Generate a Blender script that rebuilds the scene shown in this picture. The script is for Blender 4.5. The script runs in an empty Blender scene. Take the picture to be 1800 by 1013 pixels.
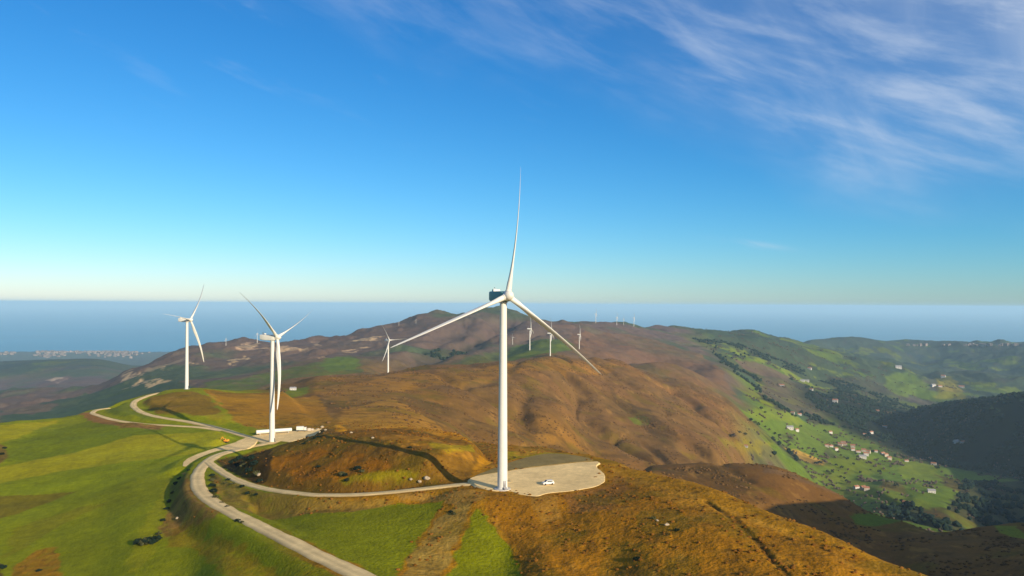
import bpy, bmesh, math, random
import numpy as np
from mathutils import Matrix, Vector

random.seed(7); np.random.seed(7)
PI = math.pi
S = bpy.context.scene
C = S.collection

# ------------------------------------------------------------------ camera
F = 1413.0            # focal length in pixels of the 1800 px wide photograph
EYE = 535.0           # height of the eye level in the photograph
ROLL = math.radians(0.3)
cd = bpy.data.cameras.new('camera'); cam = bpy.data.objects.new('camera', cd); C.objects.link(cam)
cd.sensor_width = 36.0; cd.lens = F / 1800 * 36.0
cd.shift_y = -(506.5 - EYE) / 1800.0
cd.clip_start = 1.0; cd.clip_end = 400000.0
cam.location = (0, 0, 0)
cam.rotation_euler = (Matrix.Rotation(math.radians(90), 3, 'X') @ Matrix.Rotation(ROLL, 3, 'Z')).to_euler()
S.camera = cam

# ------------------------------------------------------------------ sun, sky, exposure
SUN_AZ = math.atan2(0.67, -0.74)     # clockwise from +Y
SUN_EL = math.radians(17.5)
sd = Vector((math.sin(SUN_AZ) * math.cos(SUN_EL), math.cos(SUN_AZ) * math.cos(SUN_EL), math.sin(SUN_EL)))
sl = bpy.data.lights.new('sun', 'SUN'); sun = bpy.data.objects.new('sun', sl); C.objects.link(sun)
sl.energy = 5.0; sl.angle = math.radians(0.4); sl.color = (1.0, 0.86, 0.65)
sun.rotation_euler = sd.to_track_quat('Z', 'Y').to_euler(); sun.location = sd * 500
S.view_settings.view_transform = 'Standard'; S.view_settings.look = 'None'
S.view_settings.gamma = 1.0; S.view_settings.exposure = 0.38
S.cycles.volume_bounces = 1
S.cycles.max_bounces = 6
S.cycles.volume_step_rate = 1.0

W = bpy.data.worlds.new('World'); S.world = W; W.use_nodes = True
nt = W.node_tree; nt.nodes.clear()
def N(t, **k):
    n = nt.nodes.new(t)
    for a, b in k.items(): setattr(n, a, b)
    return n
def L(a, b): nt.links.new(a, b)
def mth(op, a, b=None, c=None, clamp=False):
    n = N('ShaderNodeMath', operation=op); n.use_clamp = clamp
    for i, v in enumerate((a, b, c)):
        if v is None: continue
        if isinstance(v, (int, float)): n.inputs[i].default_value = v
        else: L(v, n.inputs[i])
    return n.outputs[0]
def ramp(x, a, b):
    n = N('ShaderNodeMapRange', interpolation_type='SMOOTHSTEP')
    L(x, n.inputs[0]); n.inputs[1].default_value = a; n.inputs[2].default_value = b
    return n.outputs[0]
sky = N('ShaderNodeTexSky', sky_type='NISHITA'); sky.sun_disc = False
sky.sun_elevation = SUN_EL; sky.sun_rotation = SUN_AZ
sky.altitude = 600; sky.air_density = 1.0; sky.dust_density = 0.25; sky.ozone_density = 3.0
# the clear winter air: each channel of the sky gets its own gain and contrast
sgrade = N('ShaderNodeSeparateColor'); L(sky.outputs[0], sgrade.inputs[0])
cgrade = N('ShaderNodeCombineColor')
SKYK = 7.7
for ch, gain, gam in ((0, 0.78, 1.85), (1, 0.89, 1.20), (2, 1.08, 0.98)):
    L(mth('MULTIPLY', mth('POWER', mth('DIVIDE', sgrade.outputs[ch], SKYK), gam), gain * SKYK), cgrade.inputs[ch])
tc = N('ShaderNodeTexCoord'); sp = N('ShaderNodeSeparateXYZ'); L(tc.outputs['Generated'], sp.inputs[0])
az = mth('ARCTAN2', sp.outputs[0], sp.outputs[1])
el = mth('ARCSINE', sp.outputs[2])
def streaks(rot, sx, sy, scale, off, detail=8, rough=0.6, dist=0.0):
    cmb = N('ShaderNodeCombineXYZ')
    cr, sr = math.cos(rot), math.sin(rot)
    u = mth('ADD', mth('MULTIPLY', az, cr), mth('MULTIPLY', el, sr))
    v = mth('ADD', mth('MULTIPLY', az, -sr), mth('MULTIPLY', el, cr))
    L(mth('ADD', mth('MULTIPLY', u, sx), off), cmb.inputs[0]); L(mth('MULTIPLY', v, sy), cmb.inputs[1])
    n = N('ShaderNodeTexNoise', noise_dimensions='2D')
    n.inputs['Scale'].default_value = scale; n.inputs['Detail'].default_value = detail
    n.inputs['Roughness'].default_value = rough; n.inputs['Distortion'].default_value = dist
    L(cmb.outputs[0], n.inputs['Vector'])
    return n.outputs[0]
fib = streaks(math.radians(-20), 1.0, 4.6, 5.5, 3.1, 9, 0.60, 0.15)
fib2 = streaks(math.radians(-35), 1.0, 2.4, 4.0, 7.7, 6, 0.55, 0.6)
big = streaks(math.radians(-20), 1.0, 1.6, 2.6, 1.3, 3, 0.5)
# cirrus sheet: fills the sky up and to the right of a slanting edge
edge = mth('SUBTRACT', el, mth('ADD', 0.285, mth('MULTIPLY', az, -0.30)))
edge = mth('ADD', edge, mth('MULTIPLY', mth('SUBTRACT', big, 0.5), 0.22))
sheet = ramp(edge, -0.06, 0.07)
right = ramp(az, -0.10, 0.60)
cl = mth('MULTIPLY', sheet, mth('ADD', mth('MULTIPLY', ramp(fib, 0.36, 0.82), 0.60), mth('MULTIPLY', ramp(fib2, 0.38, 0.78), 0.42)))
cl = mth('MULTIPLY', cl, mth('ADD', 0.55, mth('MULTIPLY', right, 0.75)))
cl = mth('ADD', cl, mth('MULTIPLY', mth('MULTIPLY', sheet, right), 0.22))
corner = mth('MULTIPLY', ramp(mth('ADD', el, mth('MULTIPLY', az, 0.6)), 0.46, 0.86), 0.42)
cl = mth('ADD', cl, corner)
# a few faint wisps further left
wis = mth('MULTIPLY', ramp(fib, 0.56, 0.80), ramp(el, 0.16, 0.34))
cl = mth('MAXIMUM', cl, mth('MULTIPLY', wis, 0.25))
# one short streak low on the right
def blob(a0, e0, sa, se, rot):
    a = mth('SUBTRACT', az, a0); e = mth('SUBTRACT', el, e0)
    cr, sr = math.cos(rot), math.sin(rot)
    u = mth('DIVIDE', mth('ADD', mth('MULTIPLY', a, cr), mth('MULTIPLY', e, sr)), sa)
    v = mth('DIVIDE', mth('ADD', mth('MULTIPLY', a, -sr), mth('MULTIPLY', e, cr)), se)
    r2 = mth('ADD', mth('MULTIPLY', u, u), mth('MULTIPLY', v, v))
    return mth('EXPONENT', mth('MULTIPLY', r2, -1.0))
cl = mth('ADD', cl, mth('MULTIPLY', blob(0.283, 0.0735, 0.035, 0.0035, math.radians(-8)), ramp(fib, 0.3, 0.6)))
cl = mth('MINIMUM', cl, 1.0)
mx = N('ShaderNodeMix', data_type='RGBA')
L(mth('MULTIPLY', cl, 0.52), mx.inputs['Factor']); L(cgrade.outputs[0], mx.inputs['A'])
mx.inputs['B'].default_value = (5.2, 5.8, 6.7, 1)
bg = N('ShaderNodeBackground'); bg.inputs['Strength'].default_value = 0.10
L(mx.outputs['Result'], bg.inputs['Color'])
wo = N('ShaderNodeOutputWorld'); L(bg.outputs[0], wo.inputs['Surface'])

# ------------------------------------------------------------------ projection helpers
def unroll(px, py):
    dx = np.asarray(px, float) - 900; dy = np.asarray(py, float) - 506.5
    return 900 + dx * math.cos(ROLL) + dy * math.sin(ROLL), 506.5 - dx * math.sin(ROLL) + dy * math.cos(ROLL)
def atD(px, py, D):
    x, y = unroll(px, py); return ((x - 900) / F * D, D, -(y - EYE) / F * D)
ZS = 0.970
def atZ(px, py, z):
    z = z * ZS
    x, y = unroll(px, py); D = -z * F / (y - EYE); return ((x - 900) / F * D, D, z)

# ------------------------------------------------------------------ noise
_perm = np.random.RandomState(11).permutation(4096)
_ang = np.random.RandomState(5).rand(4096) * 2 * PI
_gx, _gy = np.cos(_ang), np.sin(_ang)
def noise(x, y, seed=0):
    xi = np.floor(x).astype(np.int64); yi = np.floor(y).astype(np.int64)
    xf = x - xi; yf = y - yi
    u = xf * xf * xf * (xf * (xf * 6 - 15) + 10); v = yf * yf * yf * (yf * (yf * 6 - 15) + 10)
    def g(ix, iy, fx, fy):
        h = _perm[(_perm[(ix + seed * 131) & 4095] + iy) & 4095]
        return _gx[h] * fx + _gy[h] * fy
    a = g(xi, yi, xf, yf); b = g(xi + 1, yi, xf - 1, yf)
    c = g(xi, yi + 1, xf, yf - 1); d = g(xi + 1, yi + 1, xf - 1, yf - 1)
    return ((a + u * (b - a)) * (1 - v) + (c + u * (d - c)) * v) * 1.5
def fbm(x, y, oct=4, seed=0, gain=0.5):
    s = np.zeros_like(x); a = 1.0; n = 0
    for i in range(oct):
        s += a * noise(x * 2 ** i, y * 2 ** i, seed + i); n += a; a *= gain
    return s / n
def ridged(x, y, oct=4, seed=0):
    s = np.zeros_like(x); a = 1.0; n = 0
    for i in range(oct):
        s += a * (1 - 2 * np.abs(noise(x * 2 ** i, y * 2 ** i, seed + i))); n += a; a *= 0.5
    return s / n
def sstep(a, b, x):
    t = np.clip((x - a) / (b - a), 0, 1); return t * t * (3 - 2 * t)
def n2f(x, y): return noise(x / 120, y / 120, 95)
def cells(x, y, seed):
    """nearest jittered cell: (id, distance to border)"""
    xi = np.floor(x).astype(np.int64); yi = np.floor(y).astype(np.int64)
    b1 = np.full(x.shape, 9.0); b2 = np.full(x.shape, 9.0); idd = np.zeros(x.shape, np.int64)
    for dx in (-1, 0, 1):
        for dy in (-1, 0, 1):
            h = _perm[(_perm[(xi + dx + seed * 77) & 4095] + yi + dy) & 4095]
            px_ = xi + dx + 0.5 + 0.42 * _gx[h]; py_ = yi + dy + 0.5 + 0.42 * _gy[h]
            d = np.hypot(x - px_, y - py_)
            new = d < b1
            b2 = np.where(new, b1, np.minimum(b2, d)); idd = np.where(new, h, idd); b1 = np.where(new, d, b1)
    return idd, b2 - b1

def pchip(xk, yk, x):
    """monotone cubic; xk, yk 1-D"""
    h = np.diff(xk); d = np.diff(yk) / h
    m = np.zeros_like(yk)
    same = d[:-1] * d[1:] > 0
    w1 = 2 * h[1:] + h[:-1]; w2 = h[1:] + 2 * h[:-1]
    with np.errstate(divide='ignore', invalid='ignore'):
        hm = (w1 + w2) / (w1 / d[:-1] + w2 / d[1:])
    m[1:-1] = np.where(same, hm, 0); m[0] = d[0]; m[-1] = d[-1]
    i = np.clip(np.searchsorted(xk, x) - 1, 0, len(xk) - 2)
    t = np.clip((x - xk[i]) / h[i], 0, 1)
    return ((1 + 2 * t) * (1 - t) ** 2 * yk[i] + t * (1 - t) ** 2 * h[i] * m[i]
            + t * t * (3 - 2 * t) * yk[i + 1] + t * t * (t - 1) * h[i] * m[i + 1])

# ------------------------------------------------------------------ terrain: lofted relief
# per column: (forward distance, row seen in the photo if > 0, else height) for 22 feature lines:
# foot, bottom, a, b, upland edge | gully | spur low, spur crest, gully | brown low, mid, crest | gully |
# mountain low, mid, crest | gully | far low, far crest | plain | coast | seabed
COL = {
 -900: [(40,-95),(290,-105),(380,-107),(470,-108),(560,-112),(800,-250),(900,-260),(1000,-280),(1100,-290),(1200,-310),(1500,-340),(1800,-360),(2100,-380),(2300,-400),(2600,-410),(3200,-420),(3900,-480),(4500,-500),(5500,-500),(8000,-620),(9800,-648),(13000,-720)],
 -200: [(40,-90),(300,1013),(390,905),(480,820),(570,768),(800,-240),(900,-260),(1000,-275),(1100,-285),(1200,-300),(1500,-330),(1800,-350),(2100,-370),(2300,-390),(2600,-400),(3200,705),(3900,-470),(4500,-480),(5500,652),(8000,-610),(9800,-648),(13000,-720)],
 0:    [(40,-88),(300,1013),(400,895),(520,803),(636,748),(880,-220),(980,-235),(1080,-250),(1180,-260),(1300,-270),(1600,-285),(1900,-295),(2100,-305),(2250,736),(2650,715),(3200,692),(3800,-440),(4500,680),(5600,640),(7600,-595),(10300,-648),(13000,-720)],
 160:  [(40,-85),(285,1013),(385,893),(530,790),(720,731),(930,-220),(1020,-235),(1100,-245),(1200,-255),(1300,-262),(1600,-275),(1800,-280),(1950,-288),(2100,724),(2500,704),(2950,684),(3700,-430),(4500,668),(5500,634),(7600,-592),(10400,-648),(13000,-720)],
 240:  [(40,-84),(270,1013),(370,885),(540,778),(775,701),(960,-215),(1050,-230),(1130,-238),(1220,-245),(1320,-250),(1600,-258),(1750,-262),(1880,-268),(2000,712),(2400,688),(2850,655),(3700,-430),(4500,-455),(5500,650),(7600,-592),(10400,-648),(13000,-720)],
 330:  [(40,-80),(262,1013),(365,876),(560,767),(817,687),(1000,-190),(1080,-210),(1160,-220),(1240,-228),(1330,-232),(1550,-238),(1700,-238),(1800,-238),(1900,697),(2500,657),(3300,615),(4300,-450),(4800,-480),(5500,-500),(7600,-600),(10400,-648),(13000,-720)],
 400:  [(40,-78),(240,1013),(358,872),(540,770),(840,688),(1000,-140),(1080,-155),(1150,-168),(1230,-180),(1320,-192),(1500,-215),(1650,-220),(1780,-222),(1900,688),(2600,650),(3400,606),(4300,-450),(4800,-480),(5500,-500),(7600,-600),(10400,-648),(13000,-720)],
 480:  [(40,-76),(232,1013),(350,872),(490,796),(900,686),(1050,-118),(1100,-122),(1160,-128),(1240,-134),(1320,-142),(1460,-160),(1580,-178),(1700,-198),(1900,680),(2700,640),(3400,603),(4300,-450),(4800,-480),(5500,-500),(7600,-600),(10400,-648),(13000,-720)],
 560:  [(40,-72),(222,1013),(330,872),(470,800),(620,746),(720,726),(800,715),(880,707),(960,699),(1040,689),(1140,678),(1260,666),(1500,-185),(1900,672),(2700,635),(3500,599),(4400,-450),(4900,-480),(5500,-500),(7600,-600),(10400,-648),(13000,-720)],
 680:  [(40,-70),(218,1013),(300,885),(430,800),(600,748),(700,731),(780,720),(870,709),(970,698),(1080,687),(1300,669),(1500,658),(1850,-205),(2200,655),(3000,612),(3700,577),(4600,-420),(5000,-460),(5600,-480),(7600,-600),(10400,-648),(13000,-720)],
 770:  [(40,-70),(222,1013),(285,890),(400,820),(560,768),(640,762),(720,752),(800,741),(890,729),(1000,711),(1300,672),(1620,646),(1900,-190),(2300,642),(3100,600),(3800,556),(4700,-400),(5100,-440),(5600,-470),(7600,-600),(10400,-648),(13000,-720)],
 883:  [(40,-70),(226,1013),(293,860),(345,830),(460,782),(640,-158),(700,-162),(760,-164),(830,-165),(900,771),(1200,706),(1650,642),(2000,-192),(2400,637),(3200,590),(3900,551),(4800,-400),(5200,-440),(5700,-460),(7600,-600),(10400,-648),(13000,-720)],
 970:  [(40,-70),(215,1013),(285,880),(335,838),(430,790),(640,-195),(720,-205),(800,-205),(900,-200),(1020,780),(1350,700),(1850,633),(2100,-158),(2330,627),(2900,602),(3900,568),(4800,-380),(5200,-430),(5800,-450),(7600,-600),(10400,-648),(13000,-720)],
 1060: [(40,-68),(215,1013),(265,890),(305,848),(335,817),(600,-205),(720,-225),(830,-222),(940,-228),(1080,830),(1450,725),(2100,630),(2500,-178),(3000,613),(3500,594),(4200,570),(5000,-380),(5400,-420),(5900,-430),(7800,-600),(10400,-648),(13000,-720)],
 1150: [(40,-68),(205,1013),(250,905),(285,862),(312,835),(560,-215),(780,855),(930,822),(1050,-225),(1250,790),(1650,712),(2350,641),(2800,-232),(3300,618),(3900,599),(4700,579),(5300,-360),(5700,-400),(6100,-420),(7900,-600),(10400,-648),(13000,-720)],
 1250: [(40,-68),(200,1013),(230,930),(258,890),(280,862),(520,-225),(800,870),(930,818),(1080,-250),(1350,795),(1800,730),(2500,668),(2900,650),(3400,634),(4200,610),(5200,591),(5700,-390),(6100,-410),(6500,-420),(8000,-600),(10400,-648),(13000,-720)],
 1350: [(40,-68),(196,1013),(215,965),(235,930),(250,905),(500,-240),(790,890),(930,822),(1150,-310),(1700,-400),(2100,770),(2600,717),(3000,697),(3500,670),(4400,632),(5500,600),(6200,-400),(6600,-420),(7000,-420),(8300,-600),(10400,-648),(13000,-720)],
 1450: [(40,-68),(192,1020),(205,985),(218,962),(228,942),(470,-250),(760,940),(900,860),(1200,-380),(1800,-480),(2200,815),(2700,768),(3200,728),(3800,695),(4800,650),(5800,620),(6400,-440),(6900,-440),(7400,598),(8600,-600),(10400,-648),(13000,-720)],
 1560: [(40,-68),(186,1060),(195,1030),(203,1008),(208,996),(440,-255),(700,985),(850,912),(1200,-430),(1800,880),(2300,830),(2800,785),(3300,745),(4000,710),(5000,668),(6000,637),(6600,-490),(7000,622),(7800,603),(8800,-610),(10400,-648),(13000,-720)],
 1650: [(40,-68),(180,1090),(188,1062),(194,1040),(198,1026),(420,-255),(640,1000),(780,938),(1150,-450),(1700,900),(2200,850),(2800,800),(3400,760),(4200,722),(5200,682),(6200,655),(6800,-520),(7200,628),(8000,607),(9000,-620),(10400,-648),(13000,-720)],
 1800: [(40,-68),(170,1150),(178,1110),(184,1095),(190,1085),(400,-250),(620,1010),(780,925),(1150,-440),(1600,-490),(2100,-500),(2700,-505),(3400,-520),(4200,720),(5200,680),(6400,655),(6900,-530),(7300,628),(8200,603),(9200,-620),(10400,-648),(13000,-720)],
 2100: [(40,-66),(160,-68),(170,-68),(180,-69),(188,-70),(380,-230),(620,-235),(780,-240),(1150,-400),(1600,-450),(2100,-470),(2700,-480),(3400,-500),(4200,-500),(5200,-480),(6400,-480),(6900,-540),(7300,-500),(8200,-450),(9200,-620),(10400,-648),(13000,-720)],
 2900: [(40,-66),(120,-67),(140,-68),(150,-69),(160,-70),(340,-200),(520,-230),(700,-240),(950,-330),(1300,-380),(1700,-400),(2300,-420),(2800,-440),(3500,-440),(4200,-430),(5200,-430),(6000,-520),(6500,-500),(7000,-450),(8200,-600),(9400,-648),(12000,-720)],
}
K = 22
cols_a, cols_lr, cols_z = [], [], []
for px in sorted(COL):
    a = math.atan2(px - 900, F); lr = []; zz = []
    for D, v in COL[px]:
        z = v if v < 0 else atD(px, v, D)[2]
        lr.append(math.log(D / math.cos(a))); zz.append(z)
    cols_a.append(a); cols_lr.append(lr); cols_z.append(zz)
# behind and far to the sides the relief closes into a ring with the edge columns' shape
first, last = (cols_lr[0], cols_z[0]), (cols_lr[-1], cols_z[-1])
mid = ([(p + q) / 2 for p, q in zip(first[0], last[0])], [(p + q) / 2 for p, q in zip(first[1], last[1])])
cols_a = [-PI, -1.6] + cols_a + [1.6, PI]
cols_lr = [mid[0], first[0]] + cols_lr + [last[0], mid[0]]
cols_z = [mid[1], first[1]] + cols_z + [last[1], mid[1]]
cols_a = np.array(cols_a); cols_lr = np.array(cols_lr); cols_z = np.array(cols_z)

half = math.atan2(1000, F)
A = np.concatenate([np.linspace(-PI, -half, 120)[:-1], np.linspace(-half, half, 1180), np.linspace(half, PI, 120)[1:]])
R = np.exp(np.concatenate([np.linspace(math.log(25), math.log(150), 40)[:-1], np.linspace(math.log(150), math.log(900), 440)[:-1],
                           np.linspace(math.log(900), math.log(13500), 560)]))
NA, NR = len(A), len(R); LR = np.log(R)
kl = np.stack([pchip(cols_a, cols_lr[:, k], A) for k in range(K)], 1)
kz = np.stack([pchip(cols_a, cols_z[:, k], A) for k in range(K)], 1)
H = np.zeros((NA, NR))
for i in range(NA):
    lk = kl[i].copy()
    for k in range(1, K): lk[k] = max(lk[k], lk[k - 1] + 0.008)
    H[i] = pchip(lk, kz[i], np.clip(LR, lk[0], lk[-1]))
X = np.sin(A)[:, None] * R[None]; Y = np.cos(A)[:, None] * R[None]
RR = np.broadcast_to(R[None], H.shape)
PXG = np.where(Y > 1, 900 + F * X / np.maximum(Y, 1), np.where(X > 0, 9999, -9999))

def segdist(xs, ys, pts):
    """distance to a 3-D polyline in plan, with the height and arc position at the foot point"""
    best = np.full(xs.shape, 1e9); zf = np.zeros(xs.shape)
    for (x0, y0, z0), (x1, y1, z1) in zip(pts[:-1], pts[1:]):
        dx, dy = x1 - x0, y1 - y0
        t = np.clip(((xs - x0) * dx + (ys - y0) * dy) / (dx * dx + dy * dy + 1e-9), 0, 1)
        d = np.hypot(xs - x0 - t * dx, ys - y0 - t * dy)
        m = d < best; best = np.where(m, d, best); zf = np.where(m, z0 + t * (z1 - z0), zf)
    return best, zf
def inpoly(xs, ys, poly):
    ins = np.zeros(xs.shape, bool); n = len(poly)
    for i in range(n):
        x0, y0 = poly[i][:2]; x1, y1 = poly[(i + 1) % n][:2]
        if y0 == y1: continue
        c = ((y0 > ys) != (y1 > ys)) & (xs < (x1 - x0) * (ys - y0) / (y1 - y0) + x0)
        ins ^= c
    return ins
def near_box(pts, m):
    xs = [p[0] for p in pts]; ys = [p[1] for p in pts]
    return (X > min(xs) - m) & (X < max(xs) + m) & (Y > min(ys) - m) & (Y < max(ys) + m)

# natural relief on top of the loft
wx = X + 60 * noise(X / 400, Y / 400, 40); wy = Y + 60 * noise(X / 400 + 9, Y / 400, 41)
amp = np.interp(RR, [0, 500, 900, 1300, 2500, 4500, 7000, 9500, 13000], [0, 0, 3, 9, 20, 28, 30, 10, 4])
amp = amp * (1 + 0.5 * sstep(1150, 1300, PXG) * sstep(3200, 4200, RR))
amp = amp * (1 - 0.65 * (1 - sstep(200, 330, PXG)) * sstep(3600, 4300, RR))
H += amp * ridged(wx / 620, wy / 620, 5, 3) * 0.75 + amp * 0.5 * fbm(X / 170, Y / 170, 4, 20)
H += np.interp(RR, [0, 150, 400, 900, 2000], [0.5, 0.6, 0.9, 2.0, 2.0]) * fbm(X / 45, Y / 45, 4, 30)
# gullies running down the brown flank
fl = sstep(700, 1100, RR) * (1 - sstep(2000, 2600, RR)) * sstep(700, 900, PXG) * (1 - sstep(1500, 1700, PXG))
gu = np.abs(noise((X * 0.86 + Y * 0.5) / 260 + 0.4 * noise(X / 300, Y / 300, 55), (Y * 0.86 - X * 0.5) / 900, 56))
H -= fl * 17 * np.exp(-(gu / 0.09) ** 2)
H -= fl * 5 * np.exp(-(np.abs(noise(wx / 120, wy / 320, 57)) / 0.12) ** 2)
# crags on the far mountain
crag = sstep(2300, 2900, RR) * (1 - sstep(4600, 5200, RR)) * (1 - sstep(1000, 1200, PXG))
H += crag * 26 * np.maximum(0, fbm(X / 130, Y / 130, 4, 60) - 0.08)

# single hills in the far country
for px_, D_, hh, wa, wb, ra in ((1275,5600,46,260,420,.2),(1350,6300,70,330,500,.3),(1455,6600,42,260,420,.1),(1530,7400,30,240,400,0),(1640,7600,45,330,420,.2),(1730,6900,60,380,420,.4),(1790,7000,150,380,500,.5),(1840,6200,150,420,600,.5),(1385,4700,50,260,420,.7),(1490,5000,55,300,420,.6),(1610,4800,60,300,420,.5),(1720,5200,75,380,420,.4),(1200,4900,25,260,400,.3),(775,3850,12,75,110,0),(860,4000,24,120,130,0),(806,3900,-26,60,200,0),(740,3700,14,50,90,0),(556,3500,14,50,80,0),(430,3400,12,60,80,0),(640,3560,10,60,80,0)):
    ax = (px_ - 900) / F * D_; dx = X - ax; dy = Y - D_
    u_ = dx * math.cos(ra) + dy * math.sin(ra); v_ = -dx * math.sin(ra) + dy * math.cos(ra)
    q_ = (u_ / wa) ** 2 + (v_ / wb) ** 2
    H += hh * np.exp(-q_) * (1 + 0.35 * fbm(X / 260, Y / 260, 4, 90))
# mountains standing to the right, beyond the frame: their shade falls across the valley
def ridge(pts, slope, rough=0.16):
    global H
    d, zf = segdist(X, Y, pts)
    d = np.maximum(0, d * (1 + rough * fbm(X / 300, Y / 300, 4, 70)) + 25 * fbm(X / 160, Y / 160, 3, 77))
    z = zf - slope * (np.sqrt(d * d + 60 ** 2) - 60)
    k = 14.0
    H = np.where(z > H - 60, np.maximum(H, z) + k * 0.25 * np.maximum(0, 1 - np.abs(H - z) / k) ** 2, H)
ridge([atD(1625, 716, 3500), atD(1700, 705, 3150), atD(1800, 693, 2800), (1990, 2450, -220), (1930, 1900, -225), (1885, 1300, -165), (1875, 900, -75), (1890, 500, -12), (2050, -100, 30)], 0.74)
ridge([(330, 60, -66), (440, 280, -52), (600, 430, -46), (760, 600, -80), (960, 800, -150)], 0.66)

# ---- built ground: roads and gravel pads (heights are real, the ground is shaped to them)
ROADS = {
 'gravel_road': (6.8, [atZ(*p) for p in [(700,1045,-73.5),(645,1016,-75),(590,990,-76),(540,966,-77),(490,941,-78.5),(430,911,-80.5),(385,888,-82),(357,868,-83.5),(347,848,-84.8),(350,830,-86),(362,814,-87),(385,799,-88.3),(425,788,-90.5),(460,781,-94),(490,774,-96)]]),
 'turbine_access_road': (5.0, [atZ(*p) for p in [(366,812,-87),(384,825,-85.6),(405,838,-84),(440,852,-82),(500,864,-79.5),(580,870,-77),(660,867,-74.8),(740,859,-72.6),(800,852,-71),(850,849,-69.6),(900,846,-69.3)]]),
 'ridge_track': (6.0, [atZ(*p) for p in [(470,778,-95.5),(440,769,-96),(410,760,-96.3),(370,749,-96.6),(330,741,-96.8),(290,735,-97),(258,728,-97.3),(240,719,-97.5),(234,711,-97.2),(243,702,-96.8),(265,694,-96),(295,688,-94.6),(318,685.5,-93.3)]]),
 'field_track': (5.0, [atZ(*p) for p in [(392,757,-96.4),(350,751,-96.9),(300,748,-97.8),(250,745,-99.4),(205,739,-100),(175,731,-100.5),(162,725,-101),(172,720,-101.3),(195,717,-101)]]),
}
def smooth_path(pts, step):
    P = np.array(pts); t = np.r_[0, np.cumsum(np.hypot(*(P[1:, :2] - P[:-1, :2]).T))]
    s = np.arange(0, t[-1], step); Q = np.stack([pchip(t, P[:, k], s) for k in range(3)], 1)
    for _ in range(12): Q[1:-1] = (Q[:-2] + 2 * Q[1:-1] + Q[2:]) / 4
    return Q
T1B = atD(883, 860, 293); T2B = atD(478, 778, 535); T3B = atD(328, 684, 817); T4B = atD(682, 658, 1560)
PADS = {
 'gravel_pad': (-69.3, [(826,842),(850,834),(883,829),(930,822),(1000,814),(1040,811),(1052,812),(1048,820),(1060,831),(1063,843),(1050,853),(1012,861),(965,866),(943,871),(915,868),(895,862),(868,862),(845,856)]),
 'old_gravel_pad': (-70.0, [(835,836),(870,822),(920,805),(965,797),(1010,800),(1042,808),(1000,813),(930,821),(883,828),(850,834)]),
 'turbine_yard': (-95.9, [(432,790),(452,781),(475,785),(505,778),(545,767),(572,760),(575,753),(530,756),(470,762),(448,765),(425,772),(398,786)]),
 'gravel_layby': (-90.2, [(330,806),(362,793),(420,776),(450,772),(440,786),(400,800),(372,812),(345,818),(322,818)]),
}
PADW = {k: (z * ZS, [atZ(p[0], p[1], z) for p in poly]) for k, (z, poly) in PADS.items()}
# mound between the two roads, the knoll under the access road, banks
def poly_bump(poly, amp, ramp):
    global H
    m = near_box(poly, 5)
    xs, ys = X[m], Y[m]
    n1 = 3 * noise(xs / 14, ys / 14, 80); n2 = 3 * noise(xs / 14, ys / 14, 81)
    d, _ = segdist(xs + n1, ys + n2, [(*p[:2], 0) for p in poly] + [(*poly[0][:2], 0)])
    d = np.where(inpoly(xs + n1, ys + n2, poly), d, 0)
    H[m] += amp * np.sin(np.clip(d / ramp, 0, 1) * PI / 2) ** 1.2 * (1 + 0.25 * fbm(xs / 22, ys / 22, 4, 82))
MOUND = [atZ(*p) for p in [(382,812,-87),(430,802,-89),(480,795,-92),(520,779,-95),(575,764,-92),(680,762,-84),(790,780,-80),(840,800,-76),(845,828,-71),(800,848,-71),(700,860,-74),(600,866,-77),(500,858,-80),(440,846,-82)]]
KNOLL = [atZ(*p) for p in [(372,828,-85),(405,845,-83),(440,862,-81),(455,880,-80),(430,893,-80),(392,880,-82),(366,856,-84)]]
MOUNDP = [atD(*p) for p in [(835,842,310),(790,852,311),(720,861,313),(640,867,316),(560,865,324),(490,858,337),(440,845,354),(405,828,373),(392,812,396),(430,798,418),(480,783,436),(560,760,446),(660,750,440),(760,758,430),(840,780,400),(868,805,350)]]
MOUNDC = [atD(*p) for p in [(820,842,309),(790,815,317),(760,795,325),(700,785,343),(640,778,362),(575,763,388),(520,776,395),(470,793,392),(430,806,385),(400,815,385),(760,845,312),(700,845,318),(600,852,324),(600,812,345),(520,846,342),(520,812,365),(460,830,366),
          (680,757,405),(780,772,380),(850,797,350),(600,762,420),(520,779,430),(450,800,415)]]
m = near_box(MOUNDP, 5); xs, ys = X[m], Y[m]
def tps(r2): return 0.5 * r2 * np.log(r2 + 1e-6)
Pm = np.array(MOUNDC); nq = len(Pm); S2 = ((Pm[:, None, :2] - Pm[None, :, :2]) ** 2).sum(-1)
Am = np.zeros((nq + 3, nq + 3)); Am[:nq, :nq] = tps(S2) + np.eye(nq) * 350.0; Am[:nq, nq] = 1; Am[:nq, nq + 1:] = Pm[:, :2]; Am[nq:, :nq] = Am[:nq, nq:].T
sol = np.linalg.solve(Am, np.r_[Pm[:, 2], 0, 0, 0])
zt = sol[nq] + sol[nq + 1] * xs + sol[nq + 2] * ys
for q, w_ in zip(Pm, sol[:nq]): zt = zt + w_ * tps((xs - q[0]) ** 2 + (ys - q[1]) ** 2)
n1 = 2.5 * noise(xs / 12, ys / 12, 80); n2 = 2.5 * noise(xs / 12, ys / 12, 81)
d, _ = segdist(xs + n1, ys + n2, MOUNDP + [MOUNDP[0]]); d = np.where(inpoly(xs + n1, ys + n2, MOUNDP), d, 0)
w_ = np.sin(np.clip(d / 9, 0, 1) * PI / 2)
H[m] = H[m] * (1 - w_) + (zt + 1.1 * fbm(xs / 13, ys / 13, 4, 82)) * w_
poly_bump(KNOLL, 3.6, 5)
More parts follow.
